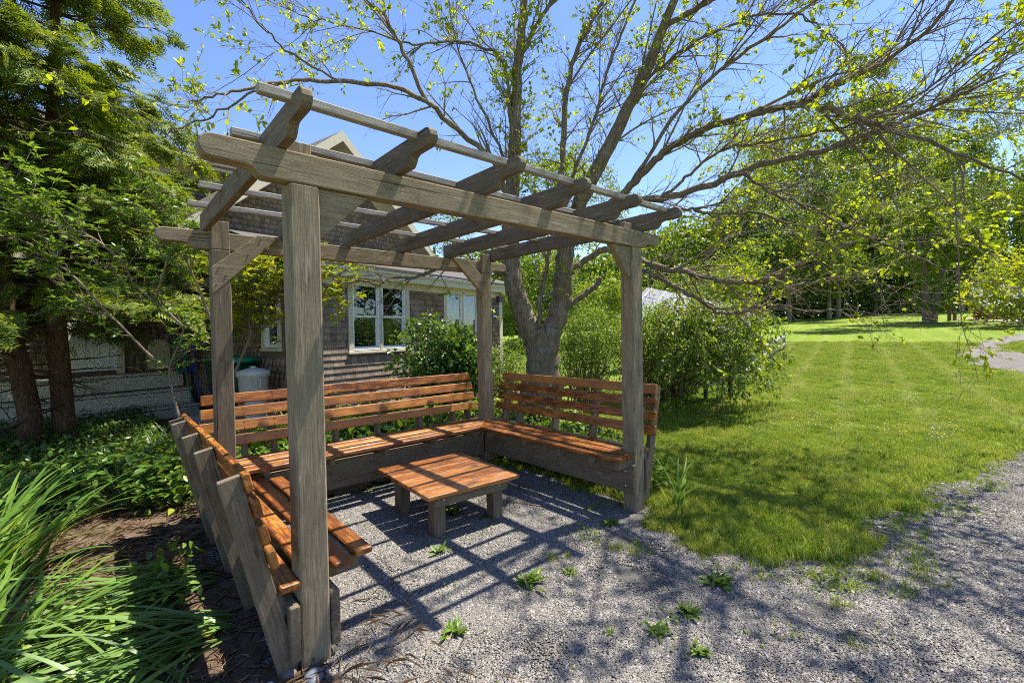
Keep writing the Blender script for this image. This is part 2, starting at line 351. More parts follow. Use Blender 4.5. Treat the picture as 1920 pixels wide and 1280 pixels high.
def m_stone(name, col=(.26, .27, .30)):
    g = G(name); isl = g.n('NewGeometry').outputs['Random Per Island']; tc = g.n('TexCoord').outputs['Object']
    c = g.ramp(isl, [(0, (.112, .102, .092)), (.5, (.215, .196, .176)), (.85, (.325, .30, .275)), (.96, (.47, .42, .37)), (1, (.33, .21, .13))])
    return g.done(g.pbsdf(Base_Color=g.mix(.25, c, g.ramp(g.noise(tc, 90, 4), [(.3, (.085, .08, .076)), (.7, (.31, .285, .26))])), Roughness=.8, Specular_IOR_Level=.3))
def m_solar():
    g = G('solar_panel'); tc = g.n('TexCoord').outputs['Object']
    return g.done(g.pbsdf(Base_Color=g.ramp(g.noise(tc, 3.0, 3), [(.3, (.06, .07, .09)), (.7, (.11, .12, .15))]), Roughness=.5, Specular_IOR_Level=.2))
def m_print(name, base, ink, scale=6.0):
    g = G(name); tc = g.n('TexCoord').outputs['Object']
    nz = g.noise(tc, scale, 3, .5, 2.5)
    return g.done(g.pbsdf(Base_Color=g.ramp(nz, [(.44, ink), (.50, base), (.62, base), (.66, (.62, .80, .86))]), Roughness=.35))

GREY = m_greywood('weathered_wood'); GREY2 = m_greywood('weathered_board', (.075, .055, .036), (.150, .114, .076), (.245, .195, .137), .2)
PALE = m_greywood('weathered_lattice', (.15, .13, .105), (.30, .265, .22), (.47, .43, .37), .1)
STAIN = m_stain('stained_cedar', .12); TABLE = m_stain('glossy_table', .8); RAIL = m_greywood('old_rail', (.16, .145, .125), (.34, .32, .285), (.52, .50, .46), .05)
BARK = m_bark('tree_bark', (.18, .135, .095), (.48, .385, .28), 1.0, .45); BARKR = m_bark('cedar_bark', (.075, .040, .026), (.27, .165, .11), 1.2, .1)
TWIG = m_bark('twig_bark', (.20, .155, .110), (.48, .39, .285), 3.0, .1); STEM = m_plain('green_stem', (.12, .15, .05), .6)
BOLT = m_plain('zinc_bolt', (.55, .56, .57), .35, .5, .9, .1)
CREAM = m_plain('cream_paint', (.60, .55, .42), .55, .35, 0, .06, .05, 5); WHITE = m_plain('white_vinyl', (.80, .82, .84), .4, .45, 0, .03)
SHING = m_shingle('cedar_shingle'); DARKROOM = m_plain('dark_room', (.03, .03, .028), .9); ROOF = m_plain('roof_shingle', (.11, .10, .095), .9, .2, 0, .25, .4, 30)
GLASS = m_glass(); STONE = m_stone('gravel_stone')
GRAVEL = m_gravel('gravel'); LAWN = m_lawn(); MULCH = m_mulch()

# ------------------------------------------------------------------ ground
PW, PD = 2.812, 2.152                                # the pergola's posts stand at 0..PW, 0..PD
NEARG = [(-.12, 2.28), (2.80, 2.28), (2.86, -.10), (2.64, -.62), (2.50, -1.16), (3.10, -1.45), (4.45, -1.66), (6.38, -2.07), (7.46, -2.26), (9.5, -2.75),
         (11.5, -3.4), (11.5, -6), (4, -7), (-1, -7), (-.2, -3), (.22, -1.5), (.20, -.62), (.02, -.10), (-.02, .3)]
g2 = lambda u, v: tuple(gnd(u, v)[:2])
FARG = [g2(1960, 712), g2(1915, 702), g2(1850, 690), g2(1815, 676), g2(1801, 665), g2(1818, 652), g2(1850, 640), g2(1915, 626), g2(1960, 620),
        g2(1960, 634), g2(1905, 641), g2(1876, 650), g2(1882, 660), g2(1960, 668)]
ROADG = [g2(1960, 606.5), g2(1880, 603.5), g2(1800, 600.5), g2(1790, 597.5), g2(1830, 597), g2(1900, 599), g2(1960, 601)]
def on_gravel(x, y, e=.15):
    x = np.asarray(x, float); y = np.asarray(y, float)
    dx = e*vn(x, y, 5.5, 1)+e*.5*vn(x, y, 17, 2); dy = e*vn(x, y, 6, 3)+e*.5*vn(x, y, 15, 4)
    return inpoly(x+dx, y+dy, NEARG) | inpoly(x+2*dx, y+2*dy, FARG)
BEDP = [(.22, -1.5), (.20, -.62), (.0, -.10), (-.06, .3), (-.12, 2.24), (2.82, 2.24), (3.5, 2.6), (4.2, 3.0), (5.4, 2.6), (6.2, 3.6), (7.5, 6.5), (6.6, 7.2), (-7, 14), (-8, -3), (-.4, -3)]
def in_bed(x, y):
    x = np.asarray(x, float); y = np.asarray(y, float)
    return inpoly(x+.07*vn(x, y, 6, 5), y+.07*vn(x, y, 6, 6), BEDP)
def axis(lo, hi, fine, n):
    t = np.linspace(-1, 1, n); s = np.sinh(t*4.2)/np.sinh(4.2); return np.where(s < 0, -s*lo, s*hi)
gx_, gy_ = axis(-90, 170, .3, 130), axis(-90, 170, .3, 130)
X, Y = np.meshgrid(gx_, gy_, indexing='ij'); Z = TZ(X)-.012
idx = np.arange(X.size).reshape(X.shape)
F = np.stack([idx[:-1, :-1], idx[1:, :-1], idx[1:, 1:], idx[:-1, 1:]], -1).reshape(-1, 4)
tag(obj('lawn', mesh_np('lawn', np.stack([X, Y, Z], -1).reshape(-1, 3), F, True), LAWN), kind='structure', label='mown green lawn with faint mower tracks')
def sheet(name, x0, x1, y0, y1, res, test, dz, mat, label, wav=.0):
    xs = np.arange(x0, x1, res); ys = np.arange(y0, y1, res); X, Y = np.meshgrid(xs, ys, indexing='ij')
    k = test(X[:-1, :-1]+res/2, Y[:-1, :-1]+res/2)
    i = np.arange(X.size).reshape(X.shape); F = np.stack([i[:-1, :-1], i[1:, :-1], i[1:, 1:], i[:-1, 1:]], -1)[k]
    us, inv = np.unique(F, return_inverse=True); V = np.stack([X, Y, TZ(X)+dz+wav*vn(X, Y, 3, 9)+wav*.4*vn(X, Y, 14, 8)], -1).reshape(-1, 3)[us]
    return tag(obj(name, mesh_np(name, V, inv.reshape(F.shape).astype(np.int32), True), mat), kind='structure', label=label)
sheet('gravel_path', -.6, 11.4, -6.5, 2.4, .05, lambda x, y: on_gravel(x, y) & ~inpoly(x, y, [(-9, 2.26), (9, 2.26), (9, 9), (-9, 9)]), .0, GRAVEL, 'grey crushed stone path and seating floor', .004)
sheet('far_path', 13, 42, -9, 3, .15, lambda x, y: on_gravel(x, y, .07), .02, GRAVEL, 'bend of the gravel path across the lawn')
sheet('track', 36, 60, -14, 8, .3, lambda x, y: inpoly(x, y, ROADG), .03, m_plain('sandy_track', (.42, .35, .27), .9, .1, 0, .2, .3, 2), 'sandy track in front of the log cabin')
sheet('planting_bed', -8, 7.6, -3, 14, .07, lambda x, y: in_bed(x, y) & ~on_gravel(x, y), .012, MULCH, 'brown needle mulch of the planting bed', .012)

# ------------------------------------------------------------------ pergola
pg = thing('pergola', 'weathered grey timber pergola with open lattice roof over the benches', 'pergola')
ZB, ZT = 2.358, 2.505
S = .07
def beam_outline(x0, x1, z0, z1, tip=.105, notch=.20, both=True):
    h = z1-z0; r = tip*.5; o = []
    def end(x, s):                                   # rounded tongue, then an ogee down to full depth
        pts = [(x+s*notch*1.28, z0), (x+s*notch*1.22, z0+.004), (x+s*notch*1.13, z0+(h-tip)*.35), (x+s*notch*1.03, z0+(h-tip)*.85), (x+s*notch*.9, z0+h-tip), (x+s*notch*.6, z0+h-tip)]
        for k in range(7):
            a = -math.pi/2-k*math.pi/6; pts.append((x+s*(r+r*math.cos(a)), z1-r+r*math.sin(a)))
        return pts
    L = end(x0, 1)
    if both: R = [(2*0+x, z) for x, z in end(x1, -1)][::-1]
    else: R = [(x1, z1), (x1, z0)]
    return L+R
Mx = Matrix.Identity(4)
for y, t, nm in ((-S+.0455, .091, 'front'), (PD+S-.0455, .091, 'rear')):
    Mb = Matrix.Translation((-.43, y, ZB)); profile('beam', beam_outline(0, 3.60, 0, ZT-ZB, .105, .20), t, GREY, pg, Mb, .007)
for (x, y, yt) in ((0, 0, 1), (PW, 0, 1), (PW, PD, -1), (0, PD, -1)):
    # post with a tongue standing up behind its beam
    p = plank('post', (x, y, -.25), (x, y, ZB-.001), .14, .14, GREY if not (x == 0 and y > 1) else GREY2, pg, (0, 1, 0), .009)
    plank('post_tongue', (x, y+yt*.046, ZB), (x, y+yt*.046, ZT+.085), .13, .046, GREY, p, (0, 1, 0), .004)
for i in range(6):                                   # rafters, their shaped tips over the front
    x = -.096+i*(PW+.192)/5
    Mr = Matrix.Translation((x, -.435, ZT+.0015)) @ Matrix.Rotation(math.pi/2, 4, 'Z')
    profile('rafter', beam_outline(0, PD+.435+.085, 0, .148, .092, .185, False), .048, GREY2, pg, Mr, .006)
for y in (-.295, .235, .775, 1.27, 1.83):
    plank('lattice_strip', (-.25, y, ZT+.136), (PW+.135, y, ZT+.136+.004), .042, .04, PALE, pg, (0, 0, 1), .004, 0, 0, .003)
def brace(y, pts, t=.045, mat=GREY):
    mb = MB(); mb.prism([(a, y-t/2, b) for a, b in pts], (0, t, 0)); mb.build('brace', mat, pg, .003)
yb = PD-S-.003+.0225
brace(yb, [(.281, 2.507), (.452, 2.507), (.07, 2.118), (-.068, 1.985), (-.068, 2.205)])
brace(yb, [(2.30, 2.507), (2.52, 2.507), (2.775, 2.29), (2.775, 2.09), (2.715, 2.126)])
brace(-.012, [(.071, 2.10), (.071, 2.356), (.335, 2.356)], .06); brace(-.012, [(PW-.071, 2.07), (PW-.335, 2.356), (PW-.071, 2.356)], .06)
# nail and bolt heads on the braces
def bolt(p, d, r=.011, t=.010, parent=None, mat=BOLT):
    Mm, _ = frame(p, np.add(p, d)); m = lathe_mesh([(r*.98, 0), (r, t*.5), (r*.72, t), (r*.2, t*1.1)], 8, 'bolt')
    obj('bolt', m, mat, parent, Mm @ Matrix.Rotation(math.pi/2, 4, 'Y'))
RUST = m_plain('rusty_nail', (.03, .022, .018), .7)
for q in ((.30, 2.47), (.42, 2.49), (.20, 2.33), (.33, 2.40), (-.02, 2.20), (.03, 2.14), (-.04, 2.06)): bolt((q[0], yb-.0225, q[1]), (0, -1, 0), .006, .004, pg, RUST)

# ------------------------------------------------------------------ benches
def bench(name, label, s_axis, t_axis, org, s0, s1, dz, slat_ends, supports, crosses, back, skirt_in, skirt_out, miter=None):
    b = thing(name, label, 'bench', org, 0, 'slatted benches fixed round the pergola')
    S_, T_, O = Vector(s_axis), Vector(t_axis), Vector(org)
    P = lambda s, t, z: O+S_*s+T_*t+Vector((0, 0, z))
    zs = .455+dz
    for j, tc in enumerate((-.295, -.16, -.025, .118)):
        a, c = slat_ends[j]; w = .10 if j != 3 else .092
        sg = 1 if S_.cross(T_).z < 0 else -1
        m1 = 0.0
        if miter and miter[1]: c = miter[1]+tc*1.0; m1 = -sg*1.0
        plank('seat_slat', P(a, tc, zs-.019), P(c, tc, zs-.019), w, .038, STAIN, b, (0, 0, 1), .007, 0, m1)
    for c in crosses: plank('seat_bearer', P(c, -.285, zs-.038-.043), P(c, .16, zs-.038-.043), .042, .084, GREY2, b, (0, 0, 1), .003)
    lean = .232; t0 = .084; zt = 1.0+dz                     # inner face of the back supports
    tin = lambda z: t0+lean*(z-.05-dz)
    n = Vector(T_)*1.0-Vector((0, 0, lean)); n.normalize()
    upv = (T_*lean+Vector((0, 0, 1))).normalized()
    for s in supports:
        c0 = P(s, tin(.03+dz)+.046, .03+dz*.5); c1 = P(s, tin(zt)+.046, zt)
        plank('back_support', c0, c1, .04, .092, GREY2, b, n, .004)
    for k in range(4):
        zc = zt+.022-.045-k*.1215; tc = tin(zc)-.019
        q = None; q = plank('back_slat', P(back[0]-.012*k, tc, zc), P(back[1]+.012*k, tc, zc), .034, .092, STAIN, b, upv, .006, 0, 0, .002)
        mb = MB(); Mq = WM[q.name].inverted(); fc = -1 if (Mq.to_3x3() @ (-T_)).y < 0 else 1
        for s in supports:
            for dz2 in (-.024, .024):
                w = Mq @ (P(s, tc, zc)); r_ = .0055
                mb.prism([(w.x+r_*math.cos(k2*math.pi/3), fc*.0172, dz2+r_*math.sin(k2*math.pi/3)) for k2 in range(6)], (0, fc*.0012, 0))
        obj('screw_heads', mb.mesh('screw_heads'), RUST, q, WM[q.name])['kind'] = 'stuff'
    for (a, c, t, z0, z1) in (skirt_in, skirt_out):
        plank('skirt_board', P(a, t, (z0+z1)/2), P(c, t, (z0+z1)/2), .046, z1-z0, GREY2, b, (0, 0, 1), .005)
    return b, P
bL, PL = bench('bench', 'left-hand bench seen from behind, stained slats on leaning grey supports', (0, 1, 0), (-1, 0, 0), (0, 0, 0), 0, PD, 0.0,
    ((.035, PD-.37), (-.03, PD-.22), (.085, PD-.085), (-.085, PD+.0)), (-.04, .66, 1.19, 1.80, 1.97), (.11, .66, 1.20, 1.72), (-.09, PD-.05), (-.06, PD-.13, -.1, .06, .335), (-.105, PD+.10, .105, .085, .35))
bB, PB = bench('bench', 'long middle bench facing the low table, between two rear posts', (1, 0, 0), (0, 1, 0), (0, PD, 0), 0, PW, .092,
    ((-.20, 0), (-.20, 0), (.085, PW-.085), (-.10, 0)), (.19, .44, 1.02, 1.48, 2.0, 2.47, 2.70), (.25, .80, 1.335, 1.91, 2.45), (-.13, PW-.045), (-.13, PW-.13, -.1, .155, .425), (-.10, PW+.1, .105, .17, .43), (None, PW))
bR, PR = bench('bench', 'right-hand bench before the tree trunk, stained backrest in shade', (0, 1, 0), (1, 0, 0), (PW, 0, 0), 0, PD, .092,
    ((-.10, 0), (-.095, 0), (.085, PD-.085), (-.06, 0)), (-.03, .65, 1.19, 1.78, 2.05), (-.02, .27, .66, 1.16, 1.75), (-.075, PD-.02), (-.085, PD-.13, -.1, .19, .443), (-.08, PD+.1, .105, .19, .443), (None, PD))
for z in (.13, .27): bolt((-.128, -.02, z+.0), (-1, 0, 0), .011, .03, bL)
for z in (.25, .38): bolt((PW-.124, .0, z), (-1, 0, 0), .012, .008, bR)

# ------------------------------------------------------------------ low table
tb = thing('low_table', 'low square table of six glossy stained boards on stout legs', 'table', (1.528, 1.087, 0), math.radians(-3.6))
TM = WM[tb.name]; tp = lambda x, y, z: TM @ Vector((x, y, z))
for k in range(6):
    y = -.49+.158/2+k*.1645; plank('table_board', tp(-.445, y, .371), tp(.445, y, .371), .1575, .036, TABLE, tb, (0, 0, 1), .006)
for sx in (-1, 1):
    for sy in (-1, 1):
        l = plank('leg', tp(sx*.285, sy*.325, -.05), tp(sx*.285, sy*.325, .352), .105, .105, GREY2, tb, (0, 1, 0), .006)
    plank('apron', tp(sx*.21, -.40, .305), tp(sx*.21, .40, .305), .04, .088, GREY2, tb, (0, 0, 1), .004)
for sy in (-1, 1):
    plank('apron', tp(-.35, sy*.40, .305), tp(.36, sy*.40, .305), .042, .088, GREY2, tb, (0, 0, 1), .004)
    for sx in (-1, 1): bolt(tuple(tp(sx*.27, sy*.421, .315)), (TM.to_3x3() @ Vector((0, sy, 0)))[:], .010, .008, tb)

# ------------------------------------------------------------------ house (local x along the window wall, y to the back)
HR = math.radians(14.7)
hs = thing('house', 'brown shingled house with cream trim behind the benches', 'house', (1.94, 5.72, 0), HR)
HM = WM[hs.name]; hp = lambda x, y, z: HM @ Vector((x, y, z))
def hpart(name, mb, mat, parent=None, bev=0): return obj(name, mb.mesh(name, bev), mat, parent or hs, HM)
WIN = ((.66, 2.16, 1.335, 2.60), (3.22, 4.58, 1.335, 2.60))
L1, HE = 5.50, 2.66
mb = MB(); xs = [0, WIN[0][0], WIN[0][1], WIN[1][0], WIN[1][1], L1]
for i in range(5):
    if i in (1, 3): mb.box((xs[i], 0, -.2), (xs[i+1], .15, 1.335)); mb.box((xs[i], 0, 2.60), (xs[i+1], .15, HE))
    else: mb.box((xs[i], 0, -.2), (xs[i+1], .15, HE))
SHB = m_plain('shingle_underlay', (.16, .12, .10), .9); w_front = hpart('wall', mb, SHB)
SW = (1.02, 1.68, 1.41, 2.35)                        # small window of the side wall, along y
mb = MB().box((0, .15, -.2), (.15, SW[0], HE)).box((0, SW[1], -.2), (.15, 5.2, HE)).box((0, SW[0], -.2), (.15, SW[1], SW[2])).box((0, SW[0], SW[3]), (.15, SW[1], HE))
w_side = hpart('wall', mb, SHB)
shing_meshes = []
for k in range(5):
    w = (.085, .105, .125, .145, .165)[k]; m = MB(); m.V = [(0, 0, 0), (w, 0, 0), (w, -.026, 0), (0, -.026, 0), (0, 0, .145), (w, 0, .145), (w, -.003, .145), (0, -.003, .145)]
    m.F = [(0, 1, 2, 3), (4, 7, 6, 5), (3, 2, 6, 7), (0, 4, 5, 1), (0, 3, 7, 4), (1, 5, 6, 2)]
    me = m.mesh('shingle'); me.materials.append(SHING); shing_meshes.append((w, me, np.array(m.V), np.array(m.F)))
def shingles(parent, L, z0, z1, Mloc, holes=(), n_obj=0, pitch=.117, inside=None, near=None):
    spots = []; z = z0; c = 0
    while z < z1:
        x = -rnd.uniform(0, .1)
        while x < L-.03:
            k = rnd.randrange(5); w = shing_meshes[k][0]
            if x >= -.02 and x+w <= L+.03 and not any(a-.02 < x+w and x < b+.02 and c0-.02 < z+.11 and z < c1 for a, b, c0, c1 in holes) and (inside is None or inside(x+w/2, z+.05)):
                spots.append((x, z+rnd.uniform(-.003, .003), k))
            x += w+.004
        z += pitch
    spots.sort(key=near or (lambda s: 0))
    base = HM @ Mloc; vs, fs, o = [], [], 0
    for i, (x, zz, k) in enumerate(spots):
        if i < n_obj: obj('shingle', shing_meshes[k][1], None, parent, base @ Matrix.Translation((x, -.002, zz)) @ Matrix.Rotation(rnd.uniform(-.02, .02), 4, 'Y'))
        else:
            V = shing_meshes[k][2]+np.array([x, -.002, zz]); vs.append(V); fs.append(shing_meshes[k][3]+o); o += 8
    if vs: obj('shingle_course', mesh_np('shingle_course', np.concatenate(vs), np.concatenate(fs)), SHING, parent, base)['kind'] = 'stuff'
trimholes = [(a+.07, b-.07, 1.30, 2.8) for a, b, _, _ in WIN]
shingles(w_front, L1-.10, .25, HE-.10, Matrix.Identity(4), trimholes, 300, near=lambda s: abs(s[0]-1.3)*.55+abs(s[1]-1.3))
Mside = Matrix.Translation((0, 5.2, 0)) @ Matrix.Rotation(-math.pi/2, 4, 'Z')
shingles(w_side, 5.2, .25, HE-.05, Mside, [(5.2-SW[1]-.08, 5.2-SW[0]+.08, SW[2]-.1, SW[3]+.1)])
hpart('corner_board', MB().box((L1-.11, -.03, 0), (L1+.03, .10, HE)), CREAM, None, .004)
hpart('corner_board', MB().box((-.032, -.032, 0), (.09, .0, HE)).box((-.032, .0, 0), (-.0, .11, HE)), CREAM)
# eave of the low wing: frieze, soffit, fascia, gutter lip and roof slope
hpart('frieze', MB().box((-.02, -.030, HE-.13), (L1+.02, -.005, HE+.01)).box((-.035, .0, HE-.13), (-.01, 2.5, HE+.01)), CREAM, None, .003)
hpart('soffit', MB().box((-.30, -.20, HE+.01), (L1+.26, .14, HE+.03)).box((-.30, .14, HE+.01), (.1, 5.2, HE+.03)), CREAM)
hpart('fascia', MB().box((-.33, -.235, HE-.005), (L1+.285, -.20, HE+.17)).box((-.33, -.20, HE-.005), (-.30, 5.2, HE+.17)).box((L1+.26, -.20, HE-.005), (L1+.285, .3, HE+.17)), CREAM, None, .004)
hpart('crown_moulding', MB().box((-.36, -.27, HE+.12), (L1+.31, -.236, HE+.18)), CREAM, None, .008)
mb = MB(); mb.prism([(-.38, -.28, HE+.181), (L1+.32, -.28, HE+.181), (L1+.32, 2.6, 3.75), (-.38, 2.6, 3.75)], (0, 0, .05)); hpart('roof', mb, ROOF)
def window(parent, Mloc, a, b, z0, z1, panes, blind):
    base = HM @ Mloc; f = empty('window', (0, 0, 0), 0, None); f2 = f
    f.parent = hs; f.matrix_basis = WM[hs.name].inverted() @ base; WM[f.name] = base.copy()
    B = lambda nm, m, mat, bev=.003: obj(nm, m.mesh(nm, bev), mat, f, base)
    t = .10; B('casing', MB().box((a, -.035, z0-.02), (a+t, 0, z1)).box((b-t, -.035, z0-.02), (b, 0, z1)).box((a-.01, -.04, z1), (b+.01, 0, z1+.15)), CREAM)
    B('sill', MB().box((a-.02, -.06, z0-.06), (b+.02, .05, z0-.015)), CREAM)
    w = (b-a-2*t)/panes
    for k in range(panes):
        x0, x1 = a+t+k*w, a+t+(k+1)*w
        if k: B('mullion', MB().box((x0-.028, -.03, z0), (x0+.028, .04, z1)), CREAM)
        i0, i1 = x0+(.028 if k else 0), x1-(.028 if k < panes-1 else 0); zm = (z0+z1)/2
        B('frame', MB().box((i0, -.018, z0), (i0+.030, .09, z1)).box((i1-.030, -.018, z0), (i1, .09, z1)).box((i0+.03, -.018, z1-.03), (i1-.03, .09, z1)).box((i0+.03, -.018, z0), (i1-.03, .09, z0+.035)), WHITE)
        for (c0, c1, yy) in ((z0+.035, zm+.012, .035), (zm-.012, z1-.03, .005)):
            s0, s1 = i0+.031, i1-.031
            B('sash', MB().box((s0, yy, c0), (s0+.028, yy+.028, c1)).box((s1-.028, yy, c0), (s1, yy+.028, c1)).box((s0+.028, yy, c1-.032), (s1-.028, yy+.028, c1)).box((s0+.028, yy, c0), (s1-.028, yy+.028, c0+.032)), WHITE, .002)
            B('pane', MB().box((s0+.028, yy+.010, c0+.03), (s1-.028, yy+.014, c1-.03)), GLASS, 0)
            m = MB(); 
            for q in (1, 2): xm = s0+.028+(s1-s0-.056)*q/3; m.box((xm-.006, yy+.015, c0+.03), (xm+.006, yy+.022, c1-.03))
            zz = (c0+c1)/2; m.box((s0+.028, yy+.0151, zz-.006), (s1-.028, yy+.0221, zz+.006)); B('muntin', m, WHITE, 0)
    if blind: B('blind', MB().box((a+t, .16, z0), (b-t, .17, z0+(z1-z0)*blind)), m_plain('curtain', (.42, .43, .44), .9, .1), 0)
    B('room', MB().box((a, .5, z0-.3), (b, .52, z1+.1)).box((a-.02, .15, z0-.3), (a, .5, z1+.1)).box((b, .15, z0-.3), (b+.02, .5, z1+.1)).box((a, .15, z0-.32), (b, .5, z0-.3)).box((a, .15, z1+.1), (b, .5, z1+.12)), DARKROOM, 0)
    return f
window(hs, Matrix.Identity(4), *WIN[0], 2, 0); window(hs, Matrix.Identity(4), *WIN[1], 2, .55)
window(hs, Mside, 5.2-SW[1], 5.2-SW[0], SW[2], SW[3], 1, 0)
# small dark sign and box lamp at the far corner of the window wall
sg = hpart('door_sign', MB().box((4.98, -.05, 1.98), (5.30, -.022, 2.36)), m_plain('dark_sign', (.035, .04, .05), .4)); 
hpart('sign_figure', MB().box((5.10, -.056, 2.14), (5.18, -.0505, 2.18)).box((5.11, -.056, 2.18), (5.14, -.0505, 2.26)).box((5.08, -.056, 2.03), (5.22, -.0505, 2.07)), WHITE, sg)
hpart('wall_lamp', MB().box((5.26, -.13, 2.42), (5.44, -.034, 2.58)), m_plain('purple_box', (.09, .06, .11), .5), None, .006)
# gable over the wing and the tall block behind it
GU, GN, GP, GS = 2.2, 2.5, 6.36, .82
half = 3.05
mb = MB(); mb.prism([(GU-half, GN+.12, 3.2), (GU+half, GN+.12, 3.2), (GU+half, GN+.12, GP-GS*half-.1), (GU, GN+.12, GP-.1), (GU-half, GN+.12, GP-GS*half-.1)], (0, .15, 0)); w_g = hpart('wall', mb, SHB)
shingles(w_g, 2*half, 3.2, 6.1, Matrix.Translation((GU-half, GN+.12, 0)), (), 0, .117, lambda x, z: z+.12 < GP-.15-GS*abs(x-half))
mb = MB(); mb.box((-7.5, 5.2, 0), (GU+half, 5.4, 5.62)); w_t = hpart('wall', mb, SHB)
shingles(w_t, 9.0, 3.0, 5.5, Matrix.Translation((-7.5, 5.2, 0))); shingles(w_t, 7.4, .8, 3.0, Matrix.Translation((-7.5, 5.2, 0)), [(5.3, 6.4, .8, 3.1), (1.8, 3.2, 1.7, 3.0)])
for s in (-1, 1):
    e = half+.35; a = (GU, GP+.02); b = (GU+s*e, GP+.02-GS*e)
    mb = MB(); mb.prism([(a[0], GN-.40, a[1]), (b[0], GN-.40, b[1]), (b[0], GN-.40, b[1]-.06), (a[0], GN-.40, a[1]-.06)], (0, 4.6, 0)); rf = hpart('roof', mb, ROOF)
    mb = MB(); mb.prism([(a[0], GN-.38, a[1]-.061), (b[0], GN-.38, b[1]-.061), (b[0], GN-.38, b[1]-.085), (a[0], GN-.38, a[1]-.085)], (0, .52, 0)); hpart('rake_soffit', mb, CREAM, rf)
    mb = MB(); mb.prism([(a[0], GN-.425, a[1]+.0), (b[0], GN-.425, b[1]+.0), (b[0], GN-.425, b[1]-.22), (a[0], GN-.425, a[1]-.24)], (0, .024, 0)); hpart('rake_board', mb, CREAM, rf)
    mb = MB(); mb.prism([(a[0], GN+.088, a[1]-.09), (b[0], GN+.088, b[1]-.09), (b[0], GN+.088, b[1]-.30), (a[0], GN+.088, a[1]-.32)], (0, .03, 0)); hpart('rake_frieze', mb, CREAM, rf)
hpart('soffit', MB().box((-7.8, 4.75, 5.60), (GU-.6, 5.2, 5.62)).box((-7.8, 5.165, 5.32), (GU-.5, 5.198, 5.598)), CREAM)
hpart('fascia', MB().box((-7.8, 4.72, 5.57), (GU-.6, 4.75, 5.76)).box((-7.8, 4.68, 5.70), (GU-.6, 4.719, 5.78)), CREAM, None, .004)
mb = MB(); mb.prism([(-7.9, 4.68, 5.781), (GU+half, 4.68, 5.781), (GU+half, 8.4, 6.7), (-7.9, 8.4, 6.7)], (0, 0, .06)); hpart('roof', mb, ROOF)
hpart('porch_band', MB().box((-7.5, 4.95, 3.05), (-.02, 5.19, 3.28)), CREAM, None, .004)
# white door and its cream casing on the recessed wall
dr = hpart('door', MB().box((-2.15, 5.10, .98), (-1.25, 5.16, 3.0)), WHITE, None, .004)
hpart('door_panel', MB().box((-2.02, 5.085, 1.15), (-1.75, 5.099, 1.85)).box((-1.65, 5.085, 1.15), (-1.38, 5.099, 1.85)), WHITE, dr, .004)
hpart('door_glass', MB().box((-2.0, 5.088, 2.05), (-1.4, 5.099, 2.8)), m_plain('door_glass', (.05, .06, .07), .1, .6), dr)
hpart('door_casing', MB().box((-2.27, 5.07, .9), (-2.152, 5.19, 3.03)).box((-1.248, 5.07, .9), (-1.13, 5.19, 3.03)), CREAM, None, .004)
mb = MB()                                            # arched cream panel beside the door
arch = [(-.70, 5.15, .95), (-.28, 5.15, .95), (-.28, 5.15, 1.4)]+[(-.49+.21*math.cos(k*math.pi/8), 5.15, 1.4+.21*math.sin(k*math.pi/8)) for k in range(1, 8)]+[(-.70, 5.15, 1.4)]
mb.prism(arch, (0, .045, 0)); hpart('arched_panel', mb, CREAM)

# porch steps: each tread and riser a board
st = thing('porch_steps', 'pale wooden steps and deck edge behind the cedar trunks', 'steps', tuple(hp(-2.2, 4.4, 0)), HR)
PALEW = m_greywood('step_board', (.38, .34, .27), (.60, .55, .45), (.76, .72, .62), .02)
for i, (y, z) in enumerate(((3.75, .22), (4.12, .54), (4.5, .88))):
    for k in (0, 1): plank('tread', hp(-4.6, y+.09+k*.16, z), hp(-.25, y+.09+k*.16, z), .15, .042, PALEW, st, (0, 0, 1), .005)
    plank('riser', hp(-4.58, y+.045, z-.17), hp(-.27, y+.045, z-.17), .03, .27, PALEW, st, (0, 0, 1), .004)
plank('deck_rail_post', hp(-.22, 4.4, 0), hp(-.22, 4.4, 1.6), .09, .09, GREY2, st, (0, 1, 0), .005)

# ------------------------------------------------------------------ bins and hoses
GREEN = m_plain('green_plastic', (.012, .055, .038), .45, .4, 0, .05); GREENL = m_plain('green_lid', (.01, .23, .14), .4, .45, 0, .04); GREYP = m_plain('grey_plastic', (.50, .51, .54), .5, .4, 0, .05)
def tapered(w0, d0, w1, d1, z0, z1, bev=.03, top=True):
    bm = bmesh.new(); lo = [bm.verts.new((sx*w0/2, sy*d0/2, z0)) for sx, sy in ((-1, -1), (1, -1), (1, 1), (-1, 1))]; hi = [bm.verts.new((sx*w1/2, sy*d1/2, z1)) for sx, sy in ((-1, -1), (1, -1), (1, 1), (-1, 1))]
    bm.faces.new(lo[::-1]); bm.faces.new(hi)
    for i in range(4): bm.faces.new((lo[i], lo[(i+1) % 4], hi[(i+1) % 4], hi[i]))
    bmesh.ops.bevel(bm, geom=bm.edges[:], offset=bev, segments=3, affect='EDGES'); return bm_mesh(bm, 'body', True)
tag(obj('bin_pad', MB().box((-1.0, .6, -.1), (-.06, 2.6, .20)).mesh('bin_pad', .01), m_plain('concrete_pad', (.38, .36, .33), .9), None, HM), 'low concrete pad under the bins', kind='structure')
c = hp(-.45, 1.95, .2); wb = thing('wheelie_bin', 'dark green wheeled bin with bright green lid by the wall', 'bin', tuple(c), HR+.12)
BM = WM[wb.name]
obj('body', tapered(.46, .52, .60, .70, .05, .98), GREEN, wb, BM); ld = obj('lid', tapered(.66, .78, .60, .70, .985, 1.06, .02), GREENL, wb, BM @ Matrix.Rotation(.05, 4, 'X'))
